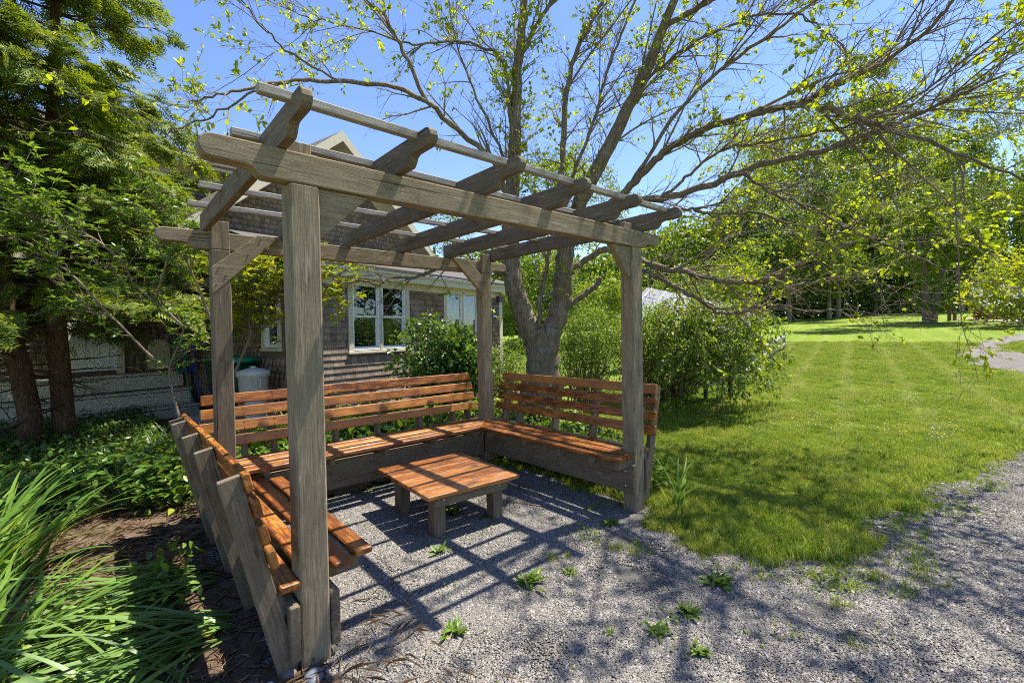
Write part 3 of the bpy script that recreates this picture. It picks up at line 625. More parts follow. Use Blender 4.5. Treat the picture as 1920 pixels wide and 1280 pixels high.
obj('lid_handle', tapered(.50, .05, .46, .04, .0, .03, .01), GREENL, ld, BM @ Matrix.Translation((0, -.41, .965)))
obj('rim', MB().box((-.325, -.375, .93), (.325, .375, .965)).mesh('rim', .01), GREEN, wb, BM)
badge = [(.085, 0), (.085, .004), (.070, .006), (.0701, .003)]
obj('badge', lathe_mesh([(.10, 0), (.10, .004), (.08, .006)], 24, 'badge'), m_print('badge_print', (.50, .55, .52), (.10, .16, .13), 26.0), wb, BM @ Matrix.Translation((.05, -.333, .70)) @ Matrix.Rotation(math.pi/2+.08, 4, 'X'))
for s in (-1, 1): obj('wheel', lathe_mesh([(.09, -.03), (.10, -.02), (.10, .02), (.09, .03)], 16, 'wheel'), m_plain('rubber', (.02, .02, .02), .8), wb, BM @ Matrix.Translation((s*.26, .28, .10)) @ Matrix.Rotation(math.pi/2, 4, 'Y'))
c = hp(-.50, 1.08, .2); gc = thing('trash_can', 'grey plastic trash can with lid and loop handle', 'trash can', tuple(c), HR)
CM = WM[gc.name]
obj('body', lathe_mesh([(.19, 0), (.20, .02), (.235, .72), (.25, .73), (.25, .77)], 24), GREYP, gc, CM)
ld = obj('lid', lathe_mesh([(.262, .735), (.268, .80), (.25, .83), (.10, .875), (.03, .88)], 24), GREYP, gc, CM); obj('knob', lathe_mesh([(.05, .878), (.055, .90), (.03, .915)], 12), GREYP, ld, CM)
for a in (-1.9, 1.3):
    dx, dy = math.cos(a), math.sin(a); tx, ty = -dy, dx
    pts = [CM @ Vector((dx*.245+tx*s, dy*.245+ty*s, z)) + Vector((dx*o*.3, dy*o*.3, 0)) for s, z, o in ((-.07, .70, 0), (-.075, .66, .12), (-.06, .55, .14), (.06, .55, .14), (.075, .66, .12), (.07, .70, 0))]
    tube_obj('handle', [(resample([p[:] for p in pts], 18), np.full(18, .011))], 6, GREYP, gc)
def hose(name, label, col, off, n):
    m = m_plain(name+'_rubber', col, .35, .5, 0, .05); P = []; base = hp(-.42+off, 4.25, 0)
    for k in range(n*16):
        a = k/16*2*math.pi; P.append((base[0]+.10*math.cos(a)+.015*math.sin(a*.37), base[1]+.06*math.sin(a*.31), 1.28+.36*math.sin(a)-.05*math.sin(a*.21)))
    t = thing(name, label, 'hose', (base[0], base[1], .9)); tube_obj('coil', [(np.array(P), np.full(len(P), .012))], 6, m, t)
    q = [P[-1], (base[0]+.1, base[1]-.2, .7), (base[0]+.2, base[1]-.4, .2), (base[0]+.45, base[1]-.7, .04)]
    tube_obj('free_end', [(resample(q, 14), np.full(14, .012))], 6, m, t)
hose('green_hose', 'green garden hose hung in loops by the steps', (.01, .22, .15), .0, 5); hose('blue_hose', 'bright blue garden hose hung in loops by the steps', (.01, .06, .55), .16, 4)
# green wheelbarrow half out of frame at the far left
wc = px(6, 765, 8.4); wbr = thing('wheelbarrow', 'light green wheelbarrow tray at the far left edge', 'wheelbarrow', (wc[0], wc[1], 0), .5)
WMb = WM[wbr.name]; obj('tray', tapered(.35, .55, .62, .95, .38, .72, .06), m_plain('green_tray', (.20, .36, .17), .4, .4), wbr, WMb)
obj('wheel', lathe_mesh([(.16, -.04), (.19, -.03), (.19, .03), (.16, .04)], 18), m_plain('tyre', (.03, .03, .03), .8), wbr, WMb @ Matrix.Translation((0, -.62, .19)) @ Matrix.Rotation(math.pi/2, 4, 'Y'))
for s in (-1, 1):
    tube_obj('handle', [(resample([(WMb @ Vector(q))[:] for q in ((s*.10, -.62, .2), (s*.2, -.2, .36), (s*.26, .4, .40), (s*.29, .95, .62))], 12), np.full(12, .018))], 6, m_plain('barrow_frame', (.05, .05, .05), .5), wbr)
    tube_obj('leg', [(np.array([(WMb @ Vector(q))[:] for q in ((s*.24, .35, .39), (s*.26, .42, .0))]), np.full(2, .016))], 6, m_plain('barrow_leg', (.05, .05, .05), .5), wbr)

# ------------------------------------------------------------------ fence, sign, solar shed, cabin on the right
fn = thing('rail_fence', 'old grey split-rail fence half hidden by the hanging shrub', 'fence', tuple(gnd(1395, 725)))
fposts = [gnd(1302, 742), gnd(1393, 727), gnd(1411, 692), gnd(1446, 672), gnd(1470, 655)]
def fpost(g, h): plank('fence_post', (g[0], g[1], g[2]-.1), (g[0]+rnd.uniform(-.02, .02), g[1], g[2]+h), .11, .10, RAIL, fn, (1, .3, 0), .012, 0, 0, .006)
for g in fposts: fpost(g, .75)
for a, b in zip(fposts[:-1], fposts[1:]):
    for z in (.24, .52): plank('rail', (a[0], a[1], a[2]+z+rnd.uniform(-.03, .03)), (b[0], b[1], b[2]+z+rnd.uniform(-.03, .03)), .09, .11, RAIL, fn, (0, 0, 1), .02, 0, 0, .012)
ip = thing('information_panel', 'slanted information panel printed pale blue beside the rail fence', 'sign', (9.5, 2.75, float(TZ(9.5))))
p0 = px(1316, 636, 9.4); p1 = px(1386, 662, 9.4); cc = (p0+p1)/2
PMm, L = frame(p0, p1, (-.35, -.45, .8)); L = .78
Mp = PMm @ Matrix.Translation((0, 0, 0)); mid = Matrix.Translation((0, .0, 0))
obj('panel', MB().box((0, -.02, -.012), (L, .52, .0)).mesh('panel', .004), m_print('panel_print', (.30, .55, .68), (.05, .10, .14), 7.0), ip, Mp)
obj('panel_frame', MB().box((-.03, -.05, -.04), (L+.03, -.021, .012)).box((-.03, .521, -.04), (L+.03, .55, .012)).box((-.03, -.021, -.04), (-.001, .521, .012)).box((L+.001, -.021, -.04), (L+.03, .521, .012)).mesh('panel_frame', .003), m_plain('black_frame', (.03, .03, .035), .5), ip, Mp)
for s in (.12, L-.12):
    q = Mp @ Vector((s, .25, -.03)); plank('leg', (q[0], q[1], float(TZ(q[0]))-.1), (q[0], q[1], q[2]), .07, .07, m_plain('panel_leg', (.04, .04, .045), .6), ip, (0, 1, 0))
# low shed under solar panels
sh = thing('solar_shed', 'low shed with solar panels on its roof behind the shrubs', 'shed', tuple(gnd(1300, 668)))
A, B2, Cc, Dd = px(1222, 541, 17.0), px(1405, 580, 15.5), px(1330, 655, 13.0), px(1196, 612, 13.6)
A, B2 = np.array(A), np.array(B2)
ax = unit(B2-A); nrm = unit(np.cross(ax, np.array([-.45, -.75, -.45]))); 
if nrm[2] < 0: nrm = -nrm
dn = np.cross(nrm, ax); dn = dn if dn[2] < 0 else -dn
Lr = np.linalg.norm(B2-A); SOL = m_solar()
Mr = Matrix((Vector(ax), Vector(dn), Vector(nrm))).transposed().to_4x4(); Mr.translation = Vector(A)
obj('roof', MB().box((-.2, -.1, -.12), (Lr+.2, 3.0, -.03)).mesh('roof', 0), m_plain('shed_roof', (.14, .145, .16), .8), sh, Mr)
for r in range(3):
    for k in range(int(Lr/.52)):
        obj('solar_panel', MB().box((k*.52+.012, .02+r*.95, -.028), (k*.52+.508, .93+r*.95, .012)).mesh('solar_panel', .004), SOL, sh, Mr)
        if r == 0: obj('panel_rail', MB().box((k*.52-.012, .0, -.020), (k*.52+.010, 2.9, .022)).mesh('panel_rail', 0), WHITE, sh, Mr)
for q in ((.1, 2.7), (Lr-.1, 2.7), (.1, .2), (Lr-.1, .2)):
    w = Mr @ Vector((q[0], q[1], -.1)); plank('post', (w[0], w[1], float(TZ(w[0]))-.2), (w[0], w[1], w[2]), .12, .12, GREY2, sh, (0, 1, 0))
mb = MB(); q0, q1 = Mr @ Vector((.2, .5, -.12)), Mr @ Vector((Lr-.2, .5, -.12))
obj('wall', MB().prism([(q0[0], q0[1], float(TZ(q0[0]))-.2), (q1[0], q1[1], float(TZ(q1[0]))-.2), (q1[0], q1[1], q1[2]), (q0[0], q0[1], q0[2])], (.05, .10, 0)).mesh('wall'), GREY2, sh, Matrix.Identity(4))
# log cabin at the wood's edge
cb = thing('log_cabin', 'small brown log cabin with grey roof at the edge of the wood', 'cabin', tuple(gnd(1868, 598)), math.radians(-78))
LOG = m_plain('log', (.26, .12, .06), .85, .2, 0, .25, .3, 6); CBm = WM[cb.name] @ Matrix.Scale(.72, 4)
for k in range(8):
    z = .12+k*.22
    for (x0, y0, x1, y1) in ((-1.3, -1.0, -.35, -1.0), (-1.3, -1.0, -1.3, 1.2), (-1.3, 1.2, 1.5, 1.2)):
        a, b = CBm @ Vector((x0-.06, y0, z)), CBm @ Vector((x1+.06, y1, z)); tube_obj('log', [(np.array([a[:], b[:]]), np.full(2, .085))], 8, LOG, cb)
for x in (.5, 1.5): plank('porch_post', CBm @ Vector((x, -1.0, 0)), CBm @ Vector((x, -1.0, 1.85)), .16, .16, LOG, cb, (0, 1, 0))
for s in (-1, 1):
    mb = MB(); mb.prism([(-1.7, .1, 3.0), (1.9, .1, 3.0), (1.9, .1+s*1.6, 1.75), (-1.7, .1+s*1.6, 1.75)], (0, 0, .08)); obj('roof', mb.mesh('roof'), m_plain('cabin_roof', (.24, .25, .27), .8, .2, 0, .2), cb, CBm)
def slant_sign(u, v, label, rz):
    g = gnd(u, v); t = thing('trail_sign', label, 'sign', tuple(g), rz); Tm = WM[t.name]
    for s in (-.5, .5): plank('leg', Tm @ Vector((s, 0, -.1)), Tm @ Vector((s, .0, .95)), .14, .14, m_plain('sign_leg', (.02, .02, .02), .7), t, (0, 1, 0))
    obj('panel', MB().box((-.75, -.5, -.03), (.75, .5, .03)).mesh('panel', .01), m_print('trail_print', (.30, .42, .36), (.12, .22, .18), 2.0), t, Tm @ Matrix.Translation((0, 0, 1.05)) @ Matrix.Rotation(.6, 4, 'X'))
slant_sign(1868, 602, 'slanted trail sign on black legs near the log cabin', math.radians(-60))
for i, (u, v, h) in enumerate(((1780, 601, 1.15), (1790, 600, 1.0), (1856, 600, 1.3))):
    g = gnd(u, v); t = tag(plank('bollard', (g[0], g[1], g[2]-.1), (g[0], g[1], g[2]+h), .2, .2, GREY2, None, (0, 1, 0), .03), ('short dark post left of the track, the taller of two', 'short dark post left of the track, the lower of two', 'pale post standing before the log cabin')[i], 'post', 'posts beside the sandy track')

# ------------------------------------------------------------------ foliage materials
LF_TREE = m_leaf('young_leaf', (.19, .275, .012), (.38, .44, .020), .60, (.52, .50, .028))
LF_CEDAR = m_leaf('cedar_spray', (.040, .090, .014), (.170, .230, .018), .34, (.40, .40, .02), .55)
LF_RHODO = m_leaf('shrub_leaf', (.065, .14, .018), (.16, .27, .03), .40, (.25, .34, .05), .35, .5)
LF_YELL = m_leaf('golden_leaf', (.15, .22, .014), (.36, .38, .02), .48, (.52, .45, .02))
LF_DEEP = m_leaf('deep_leaf', (.030, .080, .014), (.080, .170, .022), .34, (.15, .25, .035), .35, .5)
LF_BUSH = m_leaf('bush_leaf', (.055, .12, .014), (.17, .26, .022), .40, (.32, .36, .03), .38, .45)
LF_WOOD = m_leaf('wood_leaf', (.050, .105, .010), (.155, .225, .017), .40, (.27, .31, .025))
LF_IRIS = m_leaf('iris_blade', (.075, .165, .022), (.155, .275, .030), .40, (.23, .34, .04), .42, .4)
LF_BLUE = m_leaf('blue_green_blade', (.070, .145, .040), (.15, .25, .055), .34, (.23, .32, .06), .42, .4)

# ------------------------------------------------------------------ branching
def child(P0, T, R0, L, ang, up, wander, n=6, az=None, droop=0.0):
    T = unit(T); q = rg.normal(size=3); q -= T*(q@T); q = unit(q)
    d = unit(T*math.cos(ang)+q*math.sin(ang)+np.array([0, 0, up])); P = [np.array(P0)]
    for k in range(n-1):
        d = unit(d+rg.normal(size=3)*wander+np.array([0, 0, -droop*k/n])); P.append(P[-1]+d*L/(n-1))
    return np.array(P), np.linspace(R0, max(.0016, R0*.18), n)
def along(path, t):
    P, R = path; x = t*(len(P)-1); i = min(int(x), len(P)-2); f = x-i
    return P[i]*(1-f)+P[i+1]*f, P[i+1]-P[i], R[i]*(1-f)+R[i+1]*f

def main_tree():
    t = thing('spreading_tree', 'large spreading many-stemmed tree in sparse young leaf behind the pergola', 'tree', tuple(gnd(1012, 800)))
    def limb(pts, r0, r1, n=None):
        P = resample([px(*q) for q in pts], n or len(pts)*5); k = len(P); s = np.linspace(0, 1, k)
        P[1:-1] += rg.normal(size=(k-2, 3))*.012
        return P, r0*(.84 if r0 > .15 else .62)*(1-s)**.8*(1-r1/r0)+r1*.8
    trunk = [limb([(1012, 815, 7.55), (1012, 760, 7.55), (1012, 700, 7.55), (1008, 650, 7.55), (1000, 620, 7.55)], .285, .25),
             limb([(1020, 800, 7.6), (1026, 700, 7.6), (1030, 640, 7.6), (1045, 590, 7.6), (1058, 540, 7.6)], .235, .19)]
    big = [  # traced stems: (points, start radius, end radius)
        ([(1003, 640, 7.55), (982, 590, 7.55), (966, 545, 7.5), (959, 500, 7.5), (957, 440, 7.5), (960, 350, 7.55), (963, 290, 7.6), (967, 200, 7.7), (972, 110, 7.8), (984, 0, 7.9), (992, -160, 8.0), (985, -330, 8.1)], .215, .03),
        ([(1050, 560, 7.6), (1058, 500, 7.5), (1066, 450, 7.45), (1087, 385, 7.4), (1144, 269, 7.4), (1194, 168, 7.4), (1245, 50, 7.3), (1290, -70, 7.2), (1350, -220, 7.1)], .20, .03),
        ([(1062, 480, 7.5), (1054, 420, 7.4), (1052, 350, 7.5), (1056, 302, 7.6), (1060, 188, 7.8), (1080, 100, 7.9), (1110, 40, 8.0), (1145, -30, 8.1), (1200, -170, 8.2)], .10, .02),
        ([(1010, 620, 7.5), (1014, 560, 7.4), (1022, 510, 7.3), (1030, 470, 7.2), (1052, 400, 7.2), (1085, 300, 7.3), (1120, 200, 7.4), (1150, 100, 7.5), (1190, 0, 7.5), (1230, -120, 7.5)], .06, .015),
        ([(1085, 450, 7.4), (1130, 400, 7.2), (1180, 350, 6.9), (1230, 300, 6.6), (1280, 262, 6.3), (1381, 222, 5.8), (1498, 197, 5.3), (1582, 215, 5.0), (1650, 235, 4.8), (1750, 270, 4.5), (1930, 345, 4.1)], .105, .010),
        ([(1381, 222, 5.8), (1450, 205, 5.5), (1498, 195, 5.3), (1549, 168, 5.1), (1616, 138, 4.9), (1666, 114, 4.8), (1750, 44, 4.5), (1790, -8, 4.4), (1850, -100, 4.2)], .060, .008),
        ([(1120, 415, 7.3), (1165, 382, 7.0), (1240, 372, 6.6), (1330, 346, 6.2), (1414, 312, 5.8), (1515, 289, 5.4), (1599, 262, 5.1), (1666, 235, 4.9), (1784, 188, 4.5), (1930, 120, 4.1)], .090, .008),
        ([(1391, 325, 5.9), (1448, 360, 5.7), (1515, 386, 5.5), (1582, 423, 5.2), (1640, 450, 5.0), (1760, 500, 4.7), (1850, 530, 4.5)], .035, .004),
        ([(1150, 420, 7.2), (1210, 405, 6.9), (1280, 392, 6.6), (1330, 400, 6.4), (1424, 400, 6.1), (1500, 425, 5.9), (1600, 440, 5.6), (1690, 455, 5.3)], .045, .005),
        ([(1075, 500, 7.5), (1130, 470, 7.2), (1190, 485, 7.0), (1245, 503, 6.8), (1276, 508, 6.7), (1335, 524, 6.5), (1381, 528, 6.4), (1441, 524, 6.2), (1498, 494, 6.0), (1549, 467, 5.8)], .075, .030),
        ([(1441, 524, 6.2), (1500, 535, 6.1), (1560, 520, 6.0), (1640, 530, 5.8), (1720, 545, 5.6)], .025, .004),
        ([(1165, 480, 7.1), (1220, 515, 6.9), (1280, 544, 6.7), (1340, 581, 6.5), (1374, 589, 6.4), (1414, 578, 6.3), (1465, 571, 6.2), (1515, 584, 6.1), (1580, 580, 5.9), (1640, 590, 5.8)], .050, .006),
        ([(1040, 590, 7.6), (1075, 565, 7.6), (1105, 545, 7.55), (1128, 522, 7.5)], .065, .052),
        ([(960, 400, 7.4), (940, 340, 7.2), (925, 302, 7.1), (841, 228, 6.6), (801, 191, 6.3), (741, 161, 6.0), (640, 154, 5.6), (551, 150, 5.3), (470, 165, 5.0), (400, 178, 4.8), (335, 200, 4.7)], .075, .006),
        ([(801, 191, 6.3), (757, 100, 6.1), (724, 33, 5.9), (684, -5, 5.8), (630, -80, 5.6), (580, -190, 5.4)], .045, .008),
        ([(960, 330, 7.56), (930, 260, 7.6), (880, 150, 7.6), (850, 60, 7.6), (835, -40, 7.6)], .04, .008),
        ([(964, 270, 7.6), (942, 118, 7.6), (892, 84, 7.4), (841, 77, 7.2), (774, 84, 7.0), (700, 60, 6.7), (600, 40, 6.3), (520, 10, 5.9)], .04, .006),
        ([(520, 160, 5.2), (464, 178, 5.0), (386, 222, 4.8), (329, 242, 4.6), (300, 260, 4.5)], .022, .004),
        ([(640, 154, 5.6), (560, 110, 5.4), (500, 60, 5.1), (455, 0, 4.9), (400, -60, 4.7)], .022, .005),
        ([(966, 520, 7.5), (948, 510, 7.35), (920, 506, 7.2), (860, 500, 7.0), (806, 508, 6.8), (787, 517, 6.7), (731, 523, 6.5), (710, 534, 6.4), (684, 525, 6.3), (639, 534, 6.1)], .055, .010),
        ([(972, 110, 7.8), (1010, 40, 7.8), (1060, -40, 7.8), (1110, -140, 7.9), (1150, -240, 8.0)], .06, .012),
        ([(1245, 50, 7.3), (1330, 0, 6.5), (1420, -80, 5.4), (1530, -190, 4.8), (1650, -340, 4.2)], .07, .012),
        ([(1194, 168, 7.4), (1260, 110, 6.8), (1340, 60, 6.1), (1410, 30, 5.8), (1500, 30, 5.5), (1560, 70, 5.2), (1585, 95, 5.1)], .035, .006),
        ([(1180, 350, 6.9), (1270, 210, 6.4), (1380, 110, 5.9), (1480, 40, 5.5), (1570, -40, 5.1), (1640, -150, 4.7)], .045, .008),
        ([(1240, 372, 6.6), (1290, 330, 6.4), (1340, 290, 6.2), (1420, 268, 5.9), (1540, 250, 5.5), (1700, 190, 4.9), (1880, 60, 4.3), (1990, -60, 4.0)], .035, .006),
    ]
    limbs = [limb(*b) for b in big]
    # boughs above the frame, added to cast shade on gravel and front beam
    def bough(pts, r): return resample(pts, len(pts)*5), np.linspace(r, .008, len(pts)*5)
    over = [bough([px(1850, -100, 4.2), (4.9, -1.6, 5.4), (4.0, -1.5, 5.3), (3.4, -1.7, 5.2), (2.8, -1.9, 4.9)], .020),
            bough([px(1290, -70, 7.2), (5.6, 1.0, 7.4), (5.2, -.6, 6.8), (4.9, -1.5, 6.4), (4.6, -2.3, 5.9)], .06),
            bough([px(1790, -8, 4.4), (5.7, -2.0, 6.0), (5.3, -2.6, 6.0), (4.7, -3.0, 5.7)], .025),
            bough([px(1570, -40, 5.1), (4.9, -.6, 6.0), (4.4, -.9, 6.2), (3.9, -1.2, 6.2), (3.3, -1.4, 6.0)], .025),
            bough([px(1570, -40, 5.1), (4.4, -.3, 5.4), (3.7, -.35, 5.5), (3.0, -.4, 5.5), (2.2, -.5, 5.4)], .025)]
    l1, l2, l3 = [], [], []
    sec = []                                         # long arching side branches that fill the crown
    for li, lb in enumerate(limbs):
        P, R = lb; Lt = np.linalg.norm(np.diff(P, axis=0), axis=1).sum()
        if li in (7, 10, 11, 12, 13, 17, 18, 19) or Lt < 1.6: continue
        for k in range(int(Lt*1.15)):
            p0, T, r = along(lb, rnd.uniform(.25 if li > 3 else .42, .95)); sec.append(child(p0, T, min(r*.5, .020), rnd.uniform(1.1, 2.3), rnd.uniform(.3, .75), rnd.uniform(.05, .4), .07, 11, droop=.10))
    for s in sec: s[1][:] = np.linspace(s[1][0], .004, len(s[1]))
    for li, lb in enumerate(limbs+over+sec):
        if li == 12: continue                        # the sawn stub bears no twigs
        P, R = lb; Lt = np.linalg.norm(np.diff(P, axis=0), axis=1).sum(); ov = len(limbs) <= li < len(limbs)+len(over)
        thin = R[0] < .06
        for k in range(int(Lt*(5.2 if ov else 2.6 if li in (13, 17, 18) else 3.6 if li > len(limbs) else 4.6)+2)):
            tt = rnd.uniform(.16 if not thin else .05, 1.0) if li not in (0, 1) else rnd.uniform(.34, 1)
            p0, T, r = along(lb, tt); L = rnd.uniform(.35, 1.15)*(1.0-.35*tt)*(.7 if li >= len(limbs)+len(over) else 1)
            l1.append(child(p0, T, min(r*.6, .006+.011*L), L, rnd.uniform(.35, .95), rnd.uniform(-.05, .35), .11, 7, droop=.08))
        l1.append(child(P[-1], P[-1]-P[-2], R[-1], rnd.uniform(.5, .9), .1, .05, .15, 7))
    for b in l1:
        L = np.linalg.norm(np.diff(b[0], axis=0), axis=1).sum()
        for k in range(int(L*7.0)+2):
            p0, T, r = along(b, rnd.uniform(.12, 1)); q = rnd.uniform(.14, .55)
            l2.append(child(p0, T, min(.0048, r*.7), q, rnd.uniform(.4, 1.0), rnd.uniform(0, .3), .13, 5))
    for b in l2:
        L = np.linalg.norm(np.diff(b[0], axis=0), axis=1).sum()
        for k in range(int(L*6)):
            p0, T, r = along(b, rnd.uniform(.25, 1)); l3.append(child(p0, T, .0022, rnd.uniform(.05, .16), rnd.uniform(.4, 1.1), .12, .2, 3))
    tr = tube_obj('trunk', trunk, 14, BARK, t)
    for i, lb in enumerate(limbs+over): tube_obj('limb', [lb], 9 if lb[1][0] > .05 else 7, BARK, t)
    for s in sec: tube_obj('bough', [s], 6, TWIG, t)
    tube_obj('branch', l1, 5, TWIG, t)['kind'] = 'stuff'
    tube_obj('twig', l2, 3, TWIG, t)['kind'] = 'stuff'
    tube_obj('twiglet', l3, 3, TWIG, t, False)['kind'] = 'stuff'
    # leaves sit in tufts near the twig ends; some shoots are still bare
    pts, dirs = [], []
    for src, prob, m in ((l2, .55, 10), (l3, .28, 5)):
        for P, R in src:
            c = P[len(P)//2]; tuft = (math.sin(c[0]*4.3+1)+math.sin(c[1]*4.9)+math.sin(c[2]*4.6+2))/2.2
            if c[0] > 5.0 and c[2] < 6.2: tuft -= .38
            if rnd.random() < prob*(1.0+1.2*tuft):
                for k in range(rnd.randint(2, m)):
                    f = rnd.uniform(.45, 1.0); x = f*(len(P)-1); i = min(int(x), len(P)-2)
                    pts.append(P[i]+(P[i+1]-P[i])*(x-i)); dirs.append(unit(P[-1]-P[0])*.6+rg.normal(size=3)*.6+np.array([0, 0, -.15]))
    pts, dirs = np.array(pts), np.array(dirs); n = len(pts); L = rg.uniform(.030, .080, n)
    V, F = leaves(pts, dirs, rand_dir(n, .9), L, L*rg.uniform(.50, .70, n), LEAF6)
    foliage('leaf_mass', V, F, LF_TREE, t); print('tree', len(l1), len(l2), len(l3), n)
main_tree()

# ------------------------------------------------------------------ cedars on the left
def spray_tmpl():
    V, F = [], []
    def lf(a, b, w):
        a, b = np.array(a, float), np.array(b, float); d = b-a; s = np.array([-d[1], d[0], 0]); s = s/(np.linalg.norm(s)+1e-9)*w; n = len(V)
        V.extend([a, (a*.55+b*.45)+s, b, (a*.55+b*.45)-s]); F.append((n, n+3, n+2)); F.append((n, n+2, n+1))
    lf((0, 0, 0), (1, 0, -.12), .028)
    for k in range(7):
        x = .12+k*.12; l = .42*(1-.55*k/7)
        for s in (-1, 1):
            e = (x+l*.62, s*l*.72, -.06-.10*l); lf((x, 0, -.02*k), e, .034)
            if k in (0, 2, 4):
                m = (x+l*.34, s*l*.38, -.04); lf(m, (m[0]+l*.42, m[1]+s*l*.02, -.07), .028); lf(m, (m[0]+l*.06, m[1]+s*l*.40, -.07), .028)
    return np.array(V), np.array(F)
SPRAY = spray_tmpl()
def cedar(name, label, base, H, lean, zlow, reach, n_br, seed):
    r = np.random.default_rng(seed); b = np.array(base, float); t = thing(name, label, 'tree', tuple(b), 0, 'cedars by the porch steps')
    zs = np.linspace(0, H, 14); tp_ = np.stack([b[0]+lean[0]*zs+.05*np.sin(zs*.9+seed), b[1]+lean[1]*zs+.05*np.cos(zs*.8), zs-.1], -1)
    if len(lean) > 2: tp_[:, :2] += np.outer(np.exp(-((zs-.9)/.7)**2), lean[2:4])
    tube_obj('trunk', [(tp_, .115*(1-zs/H)**.7+.02)], 12, BARKR, t)
    br, dead, P_, D_, N_, L_ = [], [], [], [], [], []
    for k in range(n_br):
        z = zlow+(H-zlow)*(r.random()**.85); f = (z-zlow)/(H-zlow); a = r.uniform(0, 6.283); L = reach*(1.0-.62*f)*r.uniform(.65, 1.1)
        p = np.array([np.interp(z, zs, tp_[:, i]) for i in range(3)]); d = np.array([math.cos(a), math.sin(a), r.uniform(.10, .42)]); path = [p]; dd = d
        for q in range(8): dd = unit(dd+np.array([0, 0, -.075])+r.normal(size=3)*.05); path.append(path[-1]+dd*L/8)
        path = np.array(path); br.append((path, np.linspace(.022, .004, 9)))
        for q in range(int(L*12)):
            tt = r.uniform(.16, 1)**.8; pp, T, _ = along((path, path[:, 0]), tt); s = r.choice((-1, 1)); side = unit(np.cross(T, [0, 0, 1]))*s
            l2 = (1-tt*.6)*L*.34*r.uniform(.5, 1.1)+.08; d2 = unit(unit(T)*.7+side*.8+np.array([0, 0, r.uniform(-.3, .15)])); e = pp+d2*l2
            if r.random() < .25: br.append((np.array([pp, (pp+e)/2+[0, 0, .01], e]), np.array([.007, .005, .003])))
            for w in range(3):
                P_.append(pp+(e-pp)*r.uniform(.15, 1)); D_.append(d2+r.normal(size=3)*.33+np.array([0, 0, -.28])); N_.append(np.array([0, 0, 1.])+r.normal(size=3)*.33); L_.append(r.uniform(.20, .42))
    for k in range(16):                              # bare dead branches low on the trunk
        z = r.uniform(.5, zlow+.3); a = r.uniform(0, 6.283); p = np.array([np.interp(z, zs, tp_[:, i]) for i in range(3)])
        m = child(p, np.array([math.cos(a), math.sin(a), -.1]), .014, r.uniform(.5, 1.3), .1, 0, .14, 7); dead.append(m)
        for q in range(5): pp, T, _ = along(m, r.uniform(.3, 1)); dead.append(child(pp, T, .004, r.uniform(.15, .4), .7, -.1, .2, 4))
    tube_obj('branch', br+dead, 4, BARKR, t)['kind'] = 'stuff'
    V, F = leaves(np.array(P_), np.array(D_), np.array(N_), np.array(L_), np.array(L_), SPRAY)
    foliage('foliage', V, F, LF_CEDAR, t); print(name, len(P_))
cedar('cedar_tree', 'tall cedar with bowed trunk, further left of the two', (-1.62, 7.0, 0), 8.5, (-.05, .0, .12, .0), 1.75, 2.7, 105, 3)
cedar('cedar_tree', 'tall cedar with straight trunk, right of the bowed one', (-1.28, 7.1, 0), 8.0, (.01, .02), 1.8, 2.9, 110, 8)

# ------------------------------------------------------------------ shrubs
def clump_leaves(centers, rad, per, size, up=.4, out=None, tmpl=LEAF6, wr=(.45, .6)):
    C = np.repeat(centers, per, 0); n = len(C); d = rand_dir(n, up); P = C+d*rg.uniform(.1, 1, (n, 1))*rad
    D = d+rg.normal(size=(n, 3))*.35+np.array([0, 0, -.2]); L = rg.uniform(size[0], size[1], n)
    return leaves(P, D, rand_dir(n, 1.1), L, L*rg.uniform(*wr, n), tmpl)
def shrub(name, label, base, rad, n_cl, per, size, mat, stem=True, cat='shrub', group=None, crad=.10, lift=.0, tmpl=LEAF6, shell=.55, lobes=5, wr=(.45, .6)):
    b = np.array(base, float); t = thing(name, label, cat, tuple(b), 0, group); rad = np.array(rad, float)
    lob = rand_dir(lobes, .4)*rg.uniform(.15, .5, (lobes, 1)); lr = rg.uniform(.55, .8, lobes)
    k = rg.integers(0, lobes, n_cl); d = rand_dir(n_cl, .25); q = (lob[k]+d*(lr[k]*rg.uniform(shell, 1, n_cl))[:, None])
    c = b+np.array([0, 0, rad[2]*.95+lift])+q*rad; c = c[c[:, 2] > b[2]+.03]
    V, F = clump_leaves(c, crad, per, size, tmpl=tmpl, wr=wr); foliage('foliage', V, F, mat, t)
    if stem:
        st = []
        for j in range(min(60, len(c))):
            e = c[rnd.randrange(len(c))]; s0 = b+np.array([rnd.uniform(-.12, .12)*rad[0]*2, rnd.uniform(-.12, .12)*rad[1]*2, -.05]); m = (s0+e)/2+np.array([0, 0, .12*rad[2]])+rg.normal(size=3)*.07*rad[2]
            st.append((resample([s0, m, e], 8), np.linspace(.014, .003, 8)*min(1.2, rad[2]+.3)))
        tube_obj('stem', st, 5, TWIG, t)['kind'] = 'stuff'
    return t
